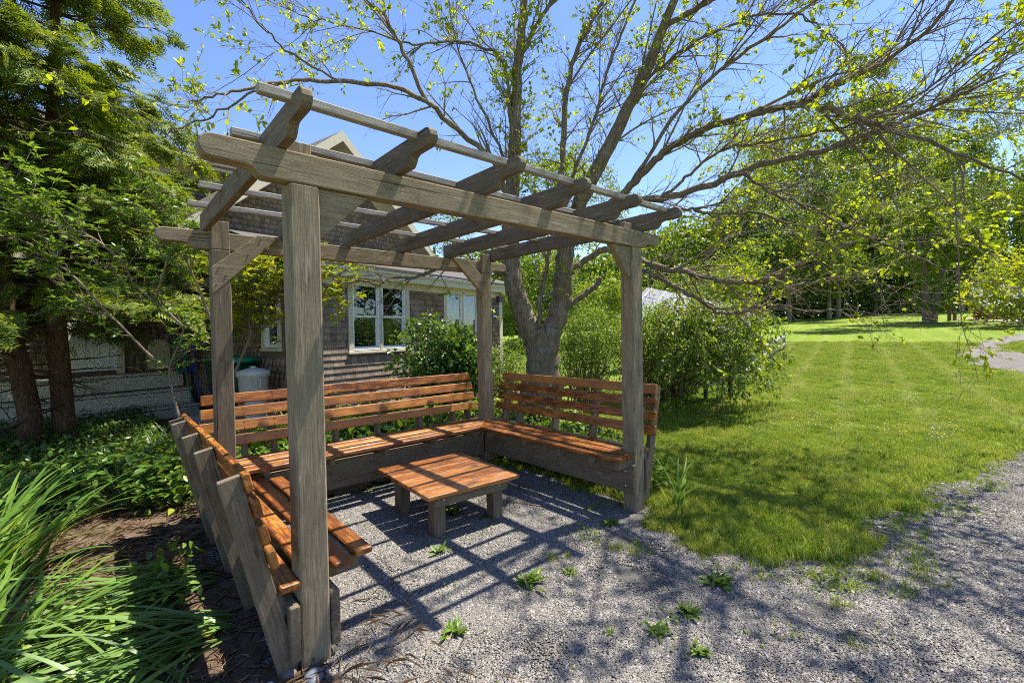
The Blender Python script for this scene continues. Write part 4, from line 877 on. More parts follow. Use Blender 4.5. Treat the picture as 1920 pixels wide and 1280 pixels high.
# broad-leaved shrub with bare forked stems, whorls of leaves at the shoot ends
def whorl_shrub(name, label, stems, whorls, mat, size, group=None, rs=(.017, .005)):
    t = thing(name, label, 'shrub', tuple(np.r_[px(*stems[0][0])[:2], 0]), 0, group); paths = [(resample([px(*q) for q in s], len(s)*5), np.linspace(rs[0], rs[1], len(s)*5)) for s in stems]
    tw, C = [], []
    for p in paths:
        for k in range(whorls):
            p0, T, r = along(p, rnd.uniform(.25, 1)); c = child(p0, T, min(r*.7, .006), rnd.uniform(.15, .6), rnd.uniform(.5, 1.2), .25, .15, 6); tw.append(c); C.append(c[0][-1]); C.append(c[0][-3])
            for j in range(2):
                p1, T1, r1 = along(c, rnd.uniform(.3, 1)); c2 = child(p1, T1, .003, rnd.uniform(.08, .25), .8, .25, .15, 4); tw.append(c2); C.append(c2[0][-1])
        C.append(p[0][-1])
    for i, p in enumerate(paths): tube_obj('stem', [p], 7, TWIG, t)
    tube_obj('shoot', tw, 4, TWIG, t)['kind'] = 'stuff'
    C = np.array(C); n = len(C)*7; Cc = np.repeat(C, 7, 0); a = np.tile(np.arange(7)*2*np.pi/7, len(C))+rg.uniform(0, 1, n)
    D = np.stack([np.cos(a), np.sin(a), rg.uniform(-.1, .7, n)], -1)+rg.normal(size=(n, 3))*.2; L = rg.uniform(size[0], size[1], n)
    V, F = leaves(Cc, D, np.array([0, 0, 1.])+rg.normal(size=(n, 3))*.4, L, L*rg.uniform(.34, .44, n), LEAF6); foliage('leaf_whorls', V, F, mat, t)
whorl_shrub('forked_shrub', 'thin forked shrub with whorled leaves in front of the cedars', [
    [(338, 790, 5.2), (325, 740, 5.2), (318, 690, 5.15), (338, 640, 5.1), (345, 615, 5.1)], [(318, 690, 5.15), (280, 665, 5.1), (255, 640, 5.0), (210, 595, 4.9), (170, 580, 4.8), (120, 530, 4.7), (70, 490, 4.6)],
    [(345, 615, 5.1), (320, 590, 5.0), (290, 565, 4.9), (250, 530, 4.8), (235, 495, 4.7), (215, 465, 4.6)], [(395, 600, 5.0), (372, 540, 4.9), (350, 490, 4.8), (335, 455, 4.7)],
    [(235, 495, 4.7), (180, 450, 4.6), (110, 420, 4.5), (40, 400, 4.4)], [(210, 595, 4.9), (140, 520, 4.7), (60, 460, 4.6), (-20, 430, 4.5)], [(290, 565, 4.9), (310, 500, 4.8), (330, 430, 4.8), (300, 380, 4.8)], [(120, 530, 4.7), (60, 400, 4.5), (10, 350, 4.4)]], 15, LF_RHODO, (.055, .10), None, (.015, .005))
whorl_shrub('golden_shrub', 'yellow-green shrub rising between the two left posts', [
    [(440, 700, 6.0), (455, 665, 6.0), (478, 625, 6.0), (495, 590, 6.0), (505, 540, 5.9), (490, 500, 5.9)], [(478, 625, 6.0), (510, 605, 6.0), (540, 585, 6.0), (575, 570, 6.0), (610, 545, 6.0)],
    [(495, 590, 6.0), (470, 560, 5.9), (450, 520, 5.9)], [(505, 540, 5.9), (540, 520, 5.9), (600, 500, 5.9), (640, 540, 5.9)], [(455, 665, 6.0), (470, 620, 5.9), (450, 575, 5.9)], [(510, 605, 6.0), (520, 560, 5.9), (540, 520, 5.8)]], 30, LF_YELL, (.055, .10))
shrub('viburnum', 'leafy green shrub under the house windows behind the bench', (3.9, 4.75, 0), (1.1, .65, .90), 620, 11, (.06, .115), LF_DEEP, crad=.14, wr=(.55, .75))
shrub('hosta_bed', 'broad dark leaves low behind the long bench', (1.6, 3.3, 0), (1.2, .5, .30), 150, 8, (.10, .20), LF_DEEP, False, 'plant', crad=.14, wr=(.4, .55))
shrub('barberry', 'dense twiggy shrub with small leaves right of the tree trunk', (6.5, 3.55, .02), (1.2, .95, 1.05), 1500, 12, (.028, .055), LF_BUSH, crad=.12, tmpl=LEAF4)
shrub('barberry', 'small-leaved shrub left of the tree trunk at the house corner', (5.3, 4.6, 0), (.85, .7, .72), 700, 12, (.025, .05), LF_BUSH, crad=.11, tmpl=LEAF4)
shrub('barberry', 'small-leaved shrub behind the right post, before the solar shed', (8.4, 3.4, .1), (1.5, 1.1, 1.05), 1500, 12, (.035, .065), LF_BUSH, crad=.13, tmpl=LEAF4)
# shrub with long shoots that hang over the grass
hg = thing('hanging_shrub', 'shrub with long leafy shoots hanging over the lawn edge', 'shrub', (8.0, 2.3, .1)); sh_, pts, dirs = [], [], []
for k in range(150):
    a = px(rnd.uniform(1230, 1400), rnd.uniform(560, 690), rnd.uniform(7.6, 9.6)); e = px(rnd.uniform(1220, 1480), rnd.uniform(600, 775), rnd.uniform(7.2, 9.2)); e[2] = max(e[2], .2); m = (a+e)/2+np.array([0, 0, rnd.uniform(.05, .3)])
    if e[2] > a[2]-.05: e[2] = a[2]-rnd.uniform(.05, .4)
    e[2] = max(e[2], .15); P = resample([np.array([8.6+rnd.uniform(-.3, .3), 2.9+rnd.uniform(-.3, .3), .1]), a, m, e], 16); sh_.append((P, np.linspace(.010, .002, 16)))
    for j in range(70): i = rnd.uniform(4, 15); i0 = min(int(i), 14); pts.append(P[i0]+(P[i0+1]-P[i0])*(i-i0)+rg.normal(size=3)*.05); dirs.append(unit(P[i0+1]-P[i0])*.5+rg.normal(size=3)*.6+np.array([0, 0, -.5]))
tube_obj('shoot', sh_, 4, TWIG, hg)['kind'] = 'stuff'
pts, dirs = np.array(pts), np.array(dirs); L = rg.uniform(.05, .105, len(pts)); V, F = leaves(pts, dirs, rand_dir(len(pts), 1), L, L*.5, LEAF6); foliage('foliage', V, F, m_leaf('hanging_leaf', (.065, .125, .012), (.16, .25, .02), .44, (.27, .34, .03)), hg)
hd = thing('clipped_hedge', 'low clipped hedge beyond the house corner', 'hedge', (14, 14, 0))
n = 5200; P = np.stack([rg.uniform(9, 22, n), np.zeros(n), rg.uniform(.05, 1.15, n)], -1); P[:, 1] = 16.2-.15*(P[:, 0]-9)+rg.choice([-.4, .4], n)*rg.uniform(.8, 1.05, n); top = rg.random(n) < .4; P[top, 2] = rg.uniform(1.05, 1.2, top.sum()); P[top, 1] += rg.uniform(-.4, .4, top.sum())*.9
L = rg.uniform(.12, .24, n); V, F = leaves(P, rand_dir(n, .3), rand_dir(n, .8), L, L*.6, LEAF4); foliage('foliage', V, F, LF_BUSH, hd); 
box = MB().box((9, -.33, 0), (22, .33, 1.08)); obj('core', box.mesh('core'), m_plain('hedge_core', (.03, .05, .012), .9), hd, Matrix.Translation((0, 17.55, 0)) @ Matrix.Rotation(-.149, 4, 'Z'))

# ------------------------------------------------------------------ trees of the wood
def wood_tree(label, base, H, cr, n_leaf, size, mat, stems=1, cz=.58, low=.22, seed=0, name='woodland_tree', spread=.32, r0=None, lsz=1.0):
    r = np.random.default_rng(500+seed); b = np.array(base, float); t = thing(name, label, 'tree', tuple(b), 0, 'trees along the edge of the wood')
    pa, ends = [], []
    r0 = r0 or .018*H+.06
    for s in range(stems):
        a0 = s*2*math.pi/max(1, stems)+.6; sx = (math.cos(a0), math.sin(a0)) if stems > 1 else (0, 0)
        zz = np.linspace(0, 1, 10); P = np.stack([b[0]+sx[0]*(.25*r0+spread*H*.8*zz**1.3)+.15*np.sin(zz*5+s+seed)*zz, b[1]+sx[1]*(.25*r0+spread*H*.8*zz**1.3)+.15*np.cos(zz*4+s)*zz, b[2]-.2+zz*H*.86], -1)
        pa.append((P, r0*(1-.92*zz)/(1 if stems == 1 else 1.25)))
        for k in range(13):
            p0, T, q = along(pa[-1], r.uniform(.22, .95)); a = r.uniform(0, 6.283); L = cr*r.uniform(.55, 1.0)
            d = np.array([math.cos(a), math.sin(a), r.uniform(.25, 1.0)]); path = [p0]
            for w in range(6): d = unit(d+r.normal(size=3)*.12); path.append(path[-1]+d*L/6)
            pa.append((np.array(path), np.linspace(min(q*.55, .10), .015, 7))); ends += [path[-1], path[-3], path[3]]
    nl = 26; k = r.integers(0, nl, n_leaf)
    ce = r.normal(size=(nl, 3)); ce = unit(ce)*r.uniform(.25, .85, (nl, 1)); ce = ce*np.array([cr, cr, H*(1-low)*.5])+b+np.array([0, 0, H*(low+(1-low)*.5)])
    m = min(len(ends), nl//2); ce[:m] = np.array(ends)[r.permutation(len(ends))[:m]]
    rad = r.uniform(.26, .50, nl)*cr
    sub = r.normal(size=(nl, 22, 3)); sub = unit(sub)*r.uniform(.55, 1.0, (nl, 22, 1)); sub[..., 2] *= .62
    cl = ce[k]+sub[k, r.integers(0, 22, n_leaf)]*rad[k][:, None]; P = cl+r.normal(size=(n_leaf, 3))*np.array([.22, .22, .10])*cr*.30
    ok = P[:, 2] > b[2]+H*low*.45; P = P[ok]; n = len(P); L = r.uniform(size[0], size[1], n)*lsz
    V, F = leaves(P, rand_dir(n, -.2), rand_dir(n, 1.4), L, L*r.uniform(.55, .8, n), LEAF4)
    tube_obj('trunk', pa[:1], 9, BARK, t)
    if len(pa) > 1: tube_obj('limb', pa[1:], 6, BARK, t)['kind'] = 'stuff'
    foliage('crown', V, F, mat, t)
LW2 = m_leaf('wood_leaf_light', (.10, .175, .014), (.22, .29, .022), .46, (.34, .37, .03)); LW3 = m_leaf('wood_leaf_dark', (.022, .058, .010), (.07, .135, .015), .34, (.13, .20, .02))
g = gnd(1742, 604); wood_tree('broad dark maple with three thick trunks at the far lawn edge', g, 8.8, 4.2, 24000, (.15, .30), LF_WOOD, 3, low=.12, seed=1, name='maple_tree', spread=.20, r0=.40)
spots = [(1480, 606, 46, 11, 4.6, LW2, 'tall pale-leaved tree above the far end of the rail fence'), (1555, 605, 47, 10, 4.0, LF_WOOD, 'tall slim tree with grey trunk, left of the three-trunked maple'),
         (1572, 605, 49, 12, 4.2, LW2, 'tall tree with grey trunk close to its slim neighbour at the lawn edge'), (1640, 603, 52, 15, 5.0, LF_WOOD, 'full green tree just left of the three-trunked maple'),
         (1690, 600, 58, 14.7, 5.2, LW2, 'tallest pale tree standing behind the three-trunked maple'), (1802, 601, 50, 12.5, 4.2, LF_WOOD, 'slender tree between the maple and the log cabin'),
         (1850, 596, 56, 19, 6.5, LW3, 'dark full tree behind the log cabin'), (1930, 598, 50, 16.3, 6.0, LF_WOOD, 'large green tree at the right edge behind the golden bush'),
         (1420, 606, 44, 9, 4.0, LW3, 'dark tree left of the pale one over the rail fence'), (1350, 600, 34, 5.8, 3.4, LW2, 'pale bushy tree behind the solar shed'),
         (1265, 600, 30, 5.2, 3.2, LF_WOOD, 'green tree left of the solar shed, right of the right post'), (1140, 600, 27, 4.4, 2.8, LW2, 'pale tree seen between trunk and right post'),
         (1075, 602, 36, 5.6, 3.4, LW3, 'dark tree far behind the trunk of the spreading tree'), (975, 604, 33, 4.8, 3.2, LF_WOOD, 'green tree beyond the clipped hedge'), (930, 604, 36, 5.0, 3.4, LW3, 'dark tree just past the far corner of the house')]
for i, (u, v, d, H, cr, mt, lab) in enumerate(spots):
    q = px(u, v, d); zg = float(TZ(q[0])); wood_tree(lab, (q[0], q[1], zg), H, cr, int(16000 if H > 9.5 else 10000), (.14, .29) if d > 40 else (.09, .18), mt, 1, seed=10+i, low=.13 if d > 40 else .05)
# undergrowth that closes the wood's edge
ug = tag(empty('undergrowth', tuple(gnd(1620, 605))), 'dense green undergrowth closing the edge of the wood', 'undergrowth', None, 'stuff')
n = 115000; u = rg.uniform(880, 1990, n); d = rg.uniform(50, 66, n); P = np.array([px(a, 600, b) for a, b in zip(u, d)]); P[:, 2] = TZ(P[:, 0])+rg.uniform(0, 1, n)**1.15*(9.0+np.clip((u-1180)/330, 0, 1)*8.5+np.clip((u-1500)/400, 0, 1)*3+(1.5+np.clip((u-1180)/330, 0, 1)*3.5)*(vn(P[:, 0], P[:, 1], .26, 31)+.55*vn(P[:, 0], P[:, 1], .9, 33)))
far = (u > 1785) & (u < 1900); P[far] += 8*np.array([.9, .1, 0]); L = rg.uniform(.3, .65, n); V, F = leaves(P, rand_dir(n), rand_dir(n, 1), L, L*.75, LEAF4); foliage('thicket', V, F, m_leaf('thicket_leaf', (.038, .085, .010), (.15, .225, .018), .42, (.26, .32, .028)), ug)
bd = thing('golden_bush', 'yellow-green bush at the right edge near the log cabin', 'bush', tuple(gnd(1915, 612))); b = gnd(1925, 612)
n = 5200; c = b+np.array([0, 0, 1.9]); d = rand_dir(n, .1); P = c+d*np.array([2.0, 2.4, 2.1])*rg.uniform(.55, 1, (n, 1))*(1+.25*np.sin(d[:, :1]*9+d[:, 2:]*7)); P = P[P[:, 2] > b[2]]; n = len(P); L = rg.uniform(.12, .26, n)
V, F = leaves(P, rand_dir(n), rand_dir(n, 1.2), L, L*.6, LEAF4); foliage('foliage', V, F, LF_YELL, bd); tube_obj('stem', [(resample([b, b+np.array([rnd.uniform(-.4, .4), rnd.uniform(-.4, .4), 1.0]), c+rg.normal(size=3)*.9], 6), np.linspace(.05, .01, 6)) for k in range(9)], 5, BARK, bd)['kind'] = 'stuff'
# trees behind the viewer, seen only in the window panes
for i, (x, y, H) in enumerate(((20, -9, 12), (26, -9.5, 13), (24, -15, 12), (32, -13, 14), (16, -13, 12))):
    wood_tree(('tree across the path outside the right edge', 'taller tree beyond it outside the right edge', 'tree deep behind the path, out of frame', 'far tree right of the lawn, out of frame', 'near tree right of the path, out of frame')[i], (x, y, float(TZ(x))), H, 4.2, 5200, (.25, .5), LW3, 1, seed=60+i, low=.05)

# ------------------------------------------------------------------ grass of the lawn (blades instanced on points)
def blade(L, w, bend, az, x=0, y=0, seg=3, tw=0):
    V, F = [], []; d = np.array([math.cos(az), math.sin(az)]); s = np.array([-d[1], d[0]])
    for k in range(seg+1):
        t = k/seg; a = bend*t; r = L*(math.sin(a)/bend*(1-0) if abs(bend) > 1e-3 else 0)*0
        h = L*t*math.cos(bend*t*.6); o = L*t*math.sin(bend*t*.6); ww = w*(1-t**1.6)*.5+.0002
        for q in ((-1, 1) if k < seg else (0,)): V.append((x+d[0]*o+s[0]*ww*q, y+d[1]*o+s[1]*ww*q, h))
    for k in range(seg-1): a = 2*k; F += [(a, a+1, a+3), (a, a+3, a+2)]
    a = 2*(seg-1); F.append((a, a+1, a+2)); return np.array(V), np.array(F)
def tuft_mesh(n, L, w, rad, r):
    return merge([blade(r.uniform(*L), r.uniform(*w), r.uniform(.15, 1.3), r.uniform(0, 6.283), r.normal()*rad, r.normal()*rad) for k in range(n)])
def scatter(name, P, scl, variants, mat, label, cat, tilt=.12):
    col = bpy.data.collections.new(name+'_source')
    for V, F in variants:
        me = mesh_np(name+'_tuft', V, F); me.materials.append(mat); col.objects.link(bpy.data.objects.new(name+'_tuft', me))
    n = len(P); me = bpy.data.meshes.new(name); me.vertices.add(n); me.vertices.foreach_set('co', np.asarray(P, np.float32).ravel())
    a = me.attributes.new('rot', 'FLOAT_VECTOR', 'POINT'); a.data.foreach_set('vector', np.stack([rg.normal(size=n)*tilt, rg.normal(size=n)*tilt, rg.uniform(0, 6.283, n)], -1).astype(np.float32).ravel())
    a = me.attributes.new('scl', 'FLOAT', 'POINT'); a.data.foreach_set('value', np.asarray(scl, np.float32))
    ng = bpy.data.node_groups.new(name, 'GeometryNodeTree'); ng.interface.new_socket('Geometry', in_out='INPUT', socket_type='NodeSocketGeometry'); ng.interface.new_socket('Geometry', in_out='OUTPUT', socket_type='NodeSocketGeometry')
    N = ng.nodes.new; gi, go, ci, ip_ = N('NodeGroupInput'), N('NodeGroupOutput'), N('GeometryNodeCollectionInfo'), N('GeometryNodeInstanceOnPoints')
    ci.inputs[0].default_value = col; ci.inputs['Separate Children'].default_value = True; ci.inputs['Reset Children'].default_value = True
    ip_.inputs['Pick Instance'].default_value = True; ra, sa = N('GeometryNodeInputNamedAttribute'), N('GeometryNodeInputNamedAttribute')
    ra.data_type = 'FLOAT_VECTOR'; ra.inputs[0].default_value = 'rot'; sa.data_type = 'FLOAT'; sa.inputs[0].default_value = 'scl'
    ri = N('FunctionNodeRandomValue'); ri.data_type = 'INT'; ri.inputs[4].default_value = 0; ri.inputs[5].default_value = len(variants)-1
    lk = ng.links.new; lk(gi.outputs[0], ip_.inputs['Points']); lk(ci.outputs[0], ip_.inputs['Instance']); lk(ra.outputs[0], ip_.inputs['Rotation']); lk(sa.outputs[0], ip_.inputs['Scale'])
    lk(ri.outputs[2], ip_.inputs['Instance Index']); lk(ip_.outputs[0], go.inputs[0])
    o = tag(obj(name, me, mat), label, cat, None, 'stuff'); md = o.modifiers.new('scatter', 'NODES'); md.node_group = ng; return o
GRASS = m_leaf('grass_blade', (.15, .235, .014), (.31, .375, .024), .42, (.52, .48, .14), .5, .3)
def m_grass():
    g = G('grass_blade'); r = g.n('NewGeometry'); ps = r.outputs['Position']; ri = g.n('ObjectInfo').outputs['Random']
    f = g.math('FRACT', g.math('ADD', r.outputs['Random Per Island'], g.math('MULTIPLY', ri, 3.7)))
    col = g.ramp(f, [(0, (.12, .20, .012)), (.6, (.26, .34, .022)), (.9, (.36, .42, .04)), (1, (.56, .50, .20))])
    n1 = g.noise(ps, 1.1, 4); n2 = g.noise(ps, 4.5, 4)
    col = g.mix(g.ramp(n1, [(.45, (0, 0, 0)), (.65, (.55, .55, .55))]), col, (.42, .43, .07)); col = g.mix(g.ramp(n2, [(.52, (0, 0, 0)), (.64, (.6, .6, .6))]), col, (.10, .20, .016))
    sx = g.n('SeparateXYZ', {0: ps}); k = g.math('SUBTRACT', sx.outputs[1], g.math('MULTIPLY', sx.outputs[0], .22)); st = g.math('SINE', g.math('ADD', g.math('MULTIPLY', k, 6.0), g.math('MULTIPLY', n1, 4.0)))
    far = g.ramp(g.math('MULTIPLY', sx.outputs[0], .05), [(.25, (0, 0, 0)), (.5, (1, 1, 1))]); col = g.mix(g.math('MULTIPLY', g.math('MULTIPLY', g.ramp(st, [(.5, (0, 0, 0)), (.95, (1, 1, 1))]), far), .3), col, (.50, .50, .16))
    a = g.pbsdf(Base_Color=col, Roughness=.5, Specular_IOR_Level=.35); t = g.n('BsdfTranslucent', {'Color': col}).outputs[0]
    return g.done(g.n('MixShader', {0: .42, 1: a, 2: t}).outputs[0])
GRASS = m_grass(); LONG = [tuft_mesh(16, (.06, .13), (.0028, .0048), .022, np.random.default_rng(70+i)) for i in range(4)]
r5 = np.random.default_rng(5)
tufts = [tuft_mesh(15, (.03, .075), (.0028, .0050), .020, r5) for k in range(6)]
def rand_pts(n, u0, u1, v0, v1, dmax):
    u = rg.uniform(u0, u1, n); v = v0+(v1-v0)*rg.random(n)
    D = (u[:, None]-960)/FPX*RX+(640-v[:, None])/FPX*RY+RZ; t = -CAM[2]/D[:, 2]
    for k in range(12): x = CAM[0]+t*D[:, 0]; t = np.where(D[:, 2] < 0, (TZ(x)-CAM[2])/D[:, 2], 999)
    P = CAM+t[:, None]*D; return P[(t > .3) & (t < dmax)]
# an even spread over the near lawn, thinning with distance
n = 300000; x = 2.2+rg.random(n)**1.75*22; y = rg.uniform(-9, 8, n)
keep = ~on_gravel(x, y) & ~in_bed(x, y) & (y > -2.9-.12*(x-2)) & (y < 3.0+.28*(x-2))
x, y = x[keep], y[keep]; P = np.stack([x, y, TZ(x)-.006], -1); dd = np.hypot(x-CAM[0], y-CAM[1])
rag = .85+.42*vn(x, y, 2.2, 20)+.38*vn(x, y, 8, 21)
edge = on_gravel(x, y, .10) | on_gravel(x-.22, y-.1, .1) | on_gravel(x-.1, y-.28, .1) | on_gravel(x+.05, y-.25, .1)
scl = np.clip(rag, .45, 1.5)*np.where(edge, 1.12, 1.0)*(1+dd*.02)
kk = ~edge | (rg.random(len(P)) < .42); P, scl = P[kk], scl[kk]
scatter('lawn_grass', P, scl, tufts, GRASS, 'short green grass of the lawn', 'grass')
n = 9000; x = 2.3+rg.random(n)**1.4*7; y = rg.uniform(-2.6, 3.4, n); k = ~on_gravel(x, y) & ~in_bed(x, y) & (vn(x, y, 3.5, 27)+.8*vn(x, y, 11, 28) > .35) & (rg.random(n) < np.clip(1.2-(x-2.3)/6, .1, 1)); P = np.stack([x[k], y[k], TZ(x[k])-.006], -1)
scatter('long_grass', P, rg.uniform(.5, 1.0, len(P)), LONG, GRASS, 'longer uneven grass tufts near the gravel edge', 'grass', .2)
# sparse tufts that creep out over the gravel edge
n = 16000; x = rg.uniform(1.2, 8, n); y = rg.uniform(-3.2, .3, n)
fr = on_gravel(x, y) & ~on_gravel(x+.28*vn(x, y, 4, 22)+.10, y+.34+.2*vn(x, y, 3, 23)); pt = on_gravel(x, y) & (vn(x, y, 6, 25)+.6*vn(x, y, 15, 26) > .95) & (x > 1.5) & (x < 3.4) & (y > -1.9)
k = (fr & (rg.random(n) < .34)) | (pt & (rg.random(n) < .55)); P = np.stack([x[k], y[k], TZ(x[k])-.004], -1)
scatter('edge_grass', P, rg.uniform(.5, 1.1, len(P)), tufts, GRASS, 'sparse grass creeping over the gravel edge', 'grass')
# white clover heads in the lawn
P = rand_pts(2600, 1480, 1800, 735, 830, 20); P = P[(vn(P[:, 0], P[:, 1], 2.5, 51) > -.2)][:90]
if len(P):
    V = np.array([(0, 0, 1), (1, 0, 0), (0, 1, 0), (-1, 0, 0), (0, -1, 0), (0, 0, -1)])*.011; F = np.array([(0, 1, 2), (0, 2, 3), (0, 3, 4), (0, 4, 1), (5, 2, 1), (5, 3, 2), (5, 4, 3), (5, 1, 4)])
    k = len(P); VV = (P[:, None]+np.array([0, 0, .05])+V[None]).reshape(-1, 3); tag(obj('clover_heads', mesh_np('clover_heads', VV, (F[None]+np.arange(k)[:, None, None]*6).reshape(-1, 3)), m_plain('clover_white', (.6, .6, .52), .8)), 'scatter of tiny white clover heads in the lawn', 'clover', None, 'stuff')

# ------------------------------------------------------------------ loose stones on the gravel
OC = np.array([(1, 0, 0), (.3, .9, .1), (-.8, .5, 0), (-.7, -.6, .1), (.4, -.9, 0), (0.1, .0, .75), (0, 0, -.6)]); OF = np.array([(0, 1, 5), (1, 2, 5), (2, 3, 5), (3, 4, 5), (4, 0, 5), (1, 0, 6), (2, 1, 6), (3, 2, 6), (4, 3, 6), (0, 4, 6)])
def chips(n, rad, r):
    a_, q = r.uniform(0, 6.283, n), rad*np.sqrt(r.random(n)); x, y = q*np.cos(a_), q*np.sin(a_); s = r.uniform(.0032, .0078, n)*np.where(r.random(n) < .07, 1.7, 1); a = r.uniform(0, 6.283, n)
    OV = (OC[None]+r.normal(size=(n, 7, 3))*.2)*(s[:, None]*np.stack([r.uniform(.8, 1.6, n), r.uniform(.6, 1.1, n), r.uniform(.4, .8, n)], -1))[:, None]
    OV[..., 2] += OV[..., 0]*r.normal(size=(n, 1))*.35
    return np.stack([x[:, None]+OV[..., 0]*np.cos(a)[:, None]-OV[..., 1]*np.sin(a)[:, None], y[:, None]+OV[..., 0]*np.sin(a)[:, None]+OV[..., 1]*np.cos(a)[:, None], OV[..., 2]+.001], -1).reshape(-1, 3), (OF[None]+np.arange(n)[:, None, None]*7).reshape(-1, 3)
n = 30000; x = -.3+rg.random(n)**1.25*9; y = rg.uniform(-3.4, 2.2, n); dd = np.hypot(x-CAM[0], y-CAM[1]); k = on_gravel(x, y) & (dd > 1.0) & (vn(x, y, 2.6, 60)+.7*vn(x, y, 9, 61) > -1.1+.9*rg.random(n)); x, y = x[k], y[k]
scatter('gravel_stones', np.stack([x, y, TZ(x)+.002], -1), rg.uniform(.8, 1.2, len(x)), [chips(60, .085, np.random.default_rng(90+i)) for i in range(7)], STONE, 'loose grey crushed stones on the path', 'gravel', 0.0)
# needles and straw on the mulch
n = 9000; x = rg.uniform(-2.4, .6, n); y = rg.uniform(-1.2, 5.2, n); k = in_bed(x, y) | ((x < .75) & (y < .1) & (x > -.3) & (rg.random(n) < .35)); x, y = x[k], y[k]; n = len(x); P = np.stack([x, y, .022+rg.random(n)*.02], -1)
a = rg.uniform(0, 6.283, n); D = np.stack([np.cos(a), np.sin(a), rg.normal(size=n)*.12], -1); L = rg.uniform(.05, .17, n); V, F = leaves(P, D, np.array([[0, 0, 1.]]).repeat(n, 0), L, np.full(n, .0035), LEAF4)
STRAW = m_leaf('straw', (.10, .055, .03), (.33, .225, .13), .05, (.45, .34, .22)); tag(obj('needle_litter', mesh_np('needle_litter', V, F), STRAW), 'brown needles and straw lying on the bed', 'needles', None, 'stuff')

# ------------------------------------------------------------------ strap-leaved clumps
def strap(L, w, arch, seg=9, curl=0.0, flop=0.0):
    V, F = [], []; p = np.zeros(3); a = .10+flop*.2
    for k in range(seg+1):
        t = k/seg; ww = w*min(1, .55+t*2.5)*(1-t**3)**.8*.5+.0004
        V += [(p[0], -ww, p[2]+ww*.25), (p[0], 0, p[2]), (p[0], ww, p[2]+ww*.25)]
        a += arch/seg*(1+.8*t); d = np.array([math.sin(a), 0, math.cos(a)]); p = p+d*L/seg
        V[-3] = (V[-3][0], V[-3][1]+curl*t*t*L, V[-3][2]); V[-2] = (V[-2][0], V[-2][1]+curl*t*t*L, V[-2][2]); V[-1] = (V[-1][0], V[-1][1]+curl*t*t*L, V[-1][2])
    for k in range(seg): b = k*3; F += [(b, b+1, b+4, b+3), (b+1, b+2, b+5, b+4)]
    return mesh_np('leaf', np.array(V), np.array(F), True)
def strap_set(mat, spec):
    out = []
    for (L, w, arch, curl) in spec:
        me = strap(L, w, arch, 10, curl); me.materials.append(mat); out.append(me)
    return out
UPR = strap_set(LF_IRIS, [(.62, .024, .45, .05), (.72, .028, .7, -.08), (.55, .022, .25, .03), (.80, .026, .9, .1), (.68, .030, .6, -.04), (.5, .02, 1.1, .06)])
FLP = strap_set(LF_BLUE, [(.80, .022, .55, .10), (.92, .025, .45, -.12), (.70, .021, .7, .05), (1.0, .026, .4, .08), (.85, .023, .5, -.06), (.75, .025, .3, .16)])
DRK = strap_set(m_leaf('dark_strap', (.018, .055, .014), (.05, .11, .02), .28, (.09, .17, .03), .4, .4), [(.55, .016, .5, .03), (.65, .018, .9, -.05), (.48, .015, .3, .04), (.7, .017, 1.2, .08)])
def iris(name, label, c, n, rad, meshes, az0, spread, s=(.75, 1.15), tilt=(.0, .45), zb=.0, group='strap-leaved clumps in the bed'):
    t = thing(name, label, 'plant', (c[0], c[1], zb), 0, group)
    for k in range(n):
        a = rnd.gauss(az0, spread); r_ = rad*math.sqrt(rnd.random()); b = rnd.uniform(0, 6.283)
        Mw = Matrix.Translation((c[0]+r_*math.cos(b), c[1]+r_*math.sin(b), zb-.01)) @ Matrix.Rotation(a, 4, 'Z') @ Matrix.Rotation(rnd.uniform(*tilt), 4, 'Y') @ Matrix.Rotation(rnd.uniform(-.5, .5), 4, 'Z') @ Matrix.Scale(rnd.uniform(*s), 4)
        obj('leaf', meshes[rnd.randrange(len(meshes))], None, t, Mw)
iris('iris_clump', 'upright bright green iris leaves leaning right at the left edge', (-1.42, 2.05), 95, .28, UPR, .15, .5, (.85, 1.3), (.05, .55))
iris('iris_clump', 'upright iris leaves behind the left edge clump', (-1.55, 2.95), 60, .26, UPR, .3, .8, (.8, 1.2), (.0, .5))
iris('iris_clump', 'iris leaves at the lower left corner', (-1.30, 1.05), 70, .25, UPR, .9, .9, (.7, 1.05), (.2, .8))
iris('fallen_iris', 'flattened blue-green strap leaves beside the bench supports', (-.30, 1.30), 90, .17, FLP, 3.45, .32, (.75, 1.1), (.85, 1.42))
iris('fallen_iris', 'flattened blue-green strap leaves at the bottom edge by the front post', (-.30, .62), 110, .20, FLP, 3.35, .38, (.75, 1.1), (.85, 1.42))
iris('fallen_iris', 'flattened strap leaves in the lower left corner', (-.62, .22), 90, .22, FLP, 3.2, .6, (.7, 1.05), (.7, 1.4))
iris('fallen_iris', 'strap leaves lying leftwards over the needle mulch', (-.55, .98), 90, .20, FLP, 3.3, .35, (.8, 1.1), (.9, 1.42))
for i, (u, v, d, lab) in enumerate(((275, 800, 6.6, 'dark tall grass leaves before the porch steps'), (360, 800, 6.2, 'dark strap leaves just left of the rear left post'), (470, 800, 6.6, 'green strap leaves before the wheeled bin'), (520, 800, 6.4, 'strap leaves before the grey trash can'), (410, 800, 6.0, 'strap leaves behind the rear left post'), (310, 800, 6.4, 'tall dark leaves between the steps and the left bench'))):
    q = px(u, v, d); iris('daylily', lab, (q[0], q[1]), 42, .25, DRK if i in (0, 1, 5) else UPR, rnd.uniform(0, 6), 2.5, (.7, 1.15), (.0, .6))

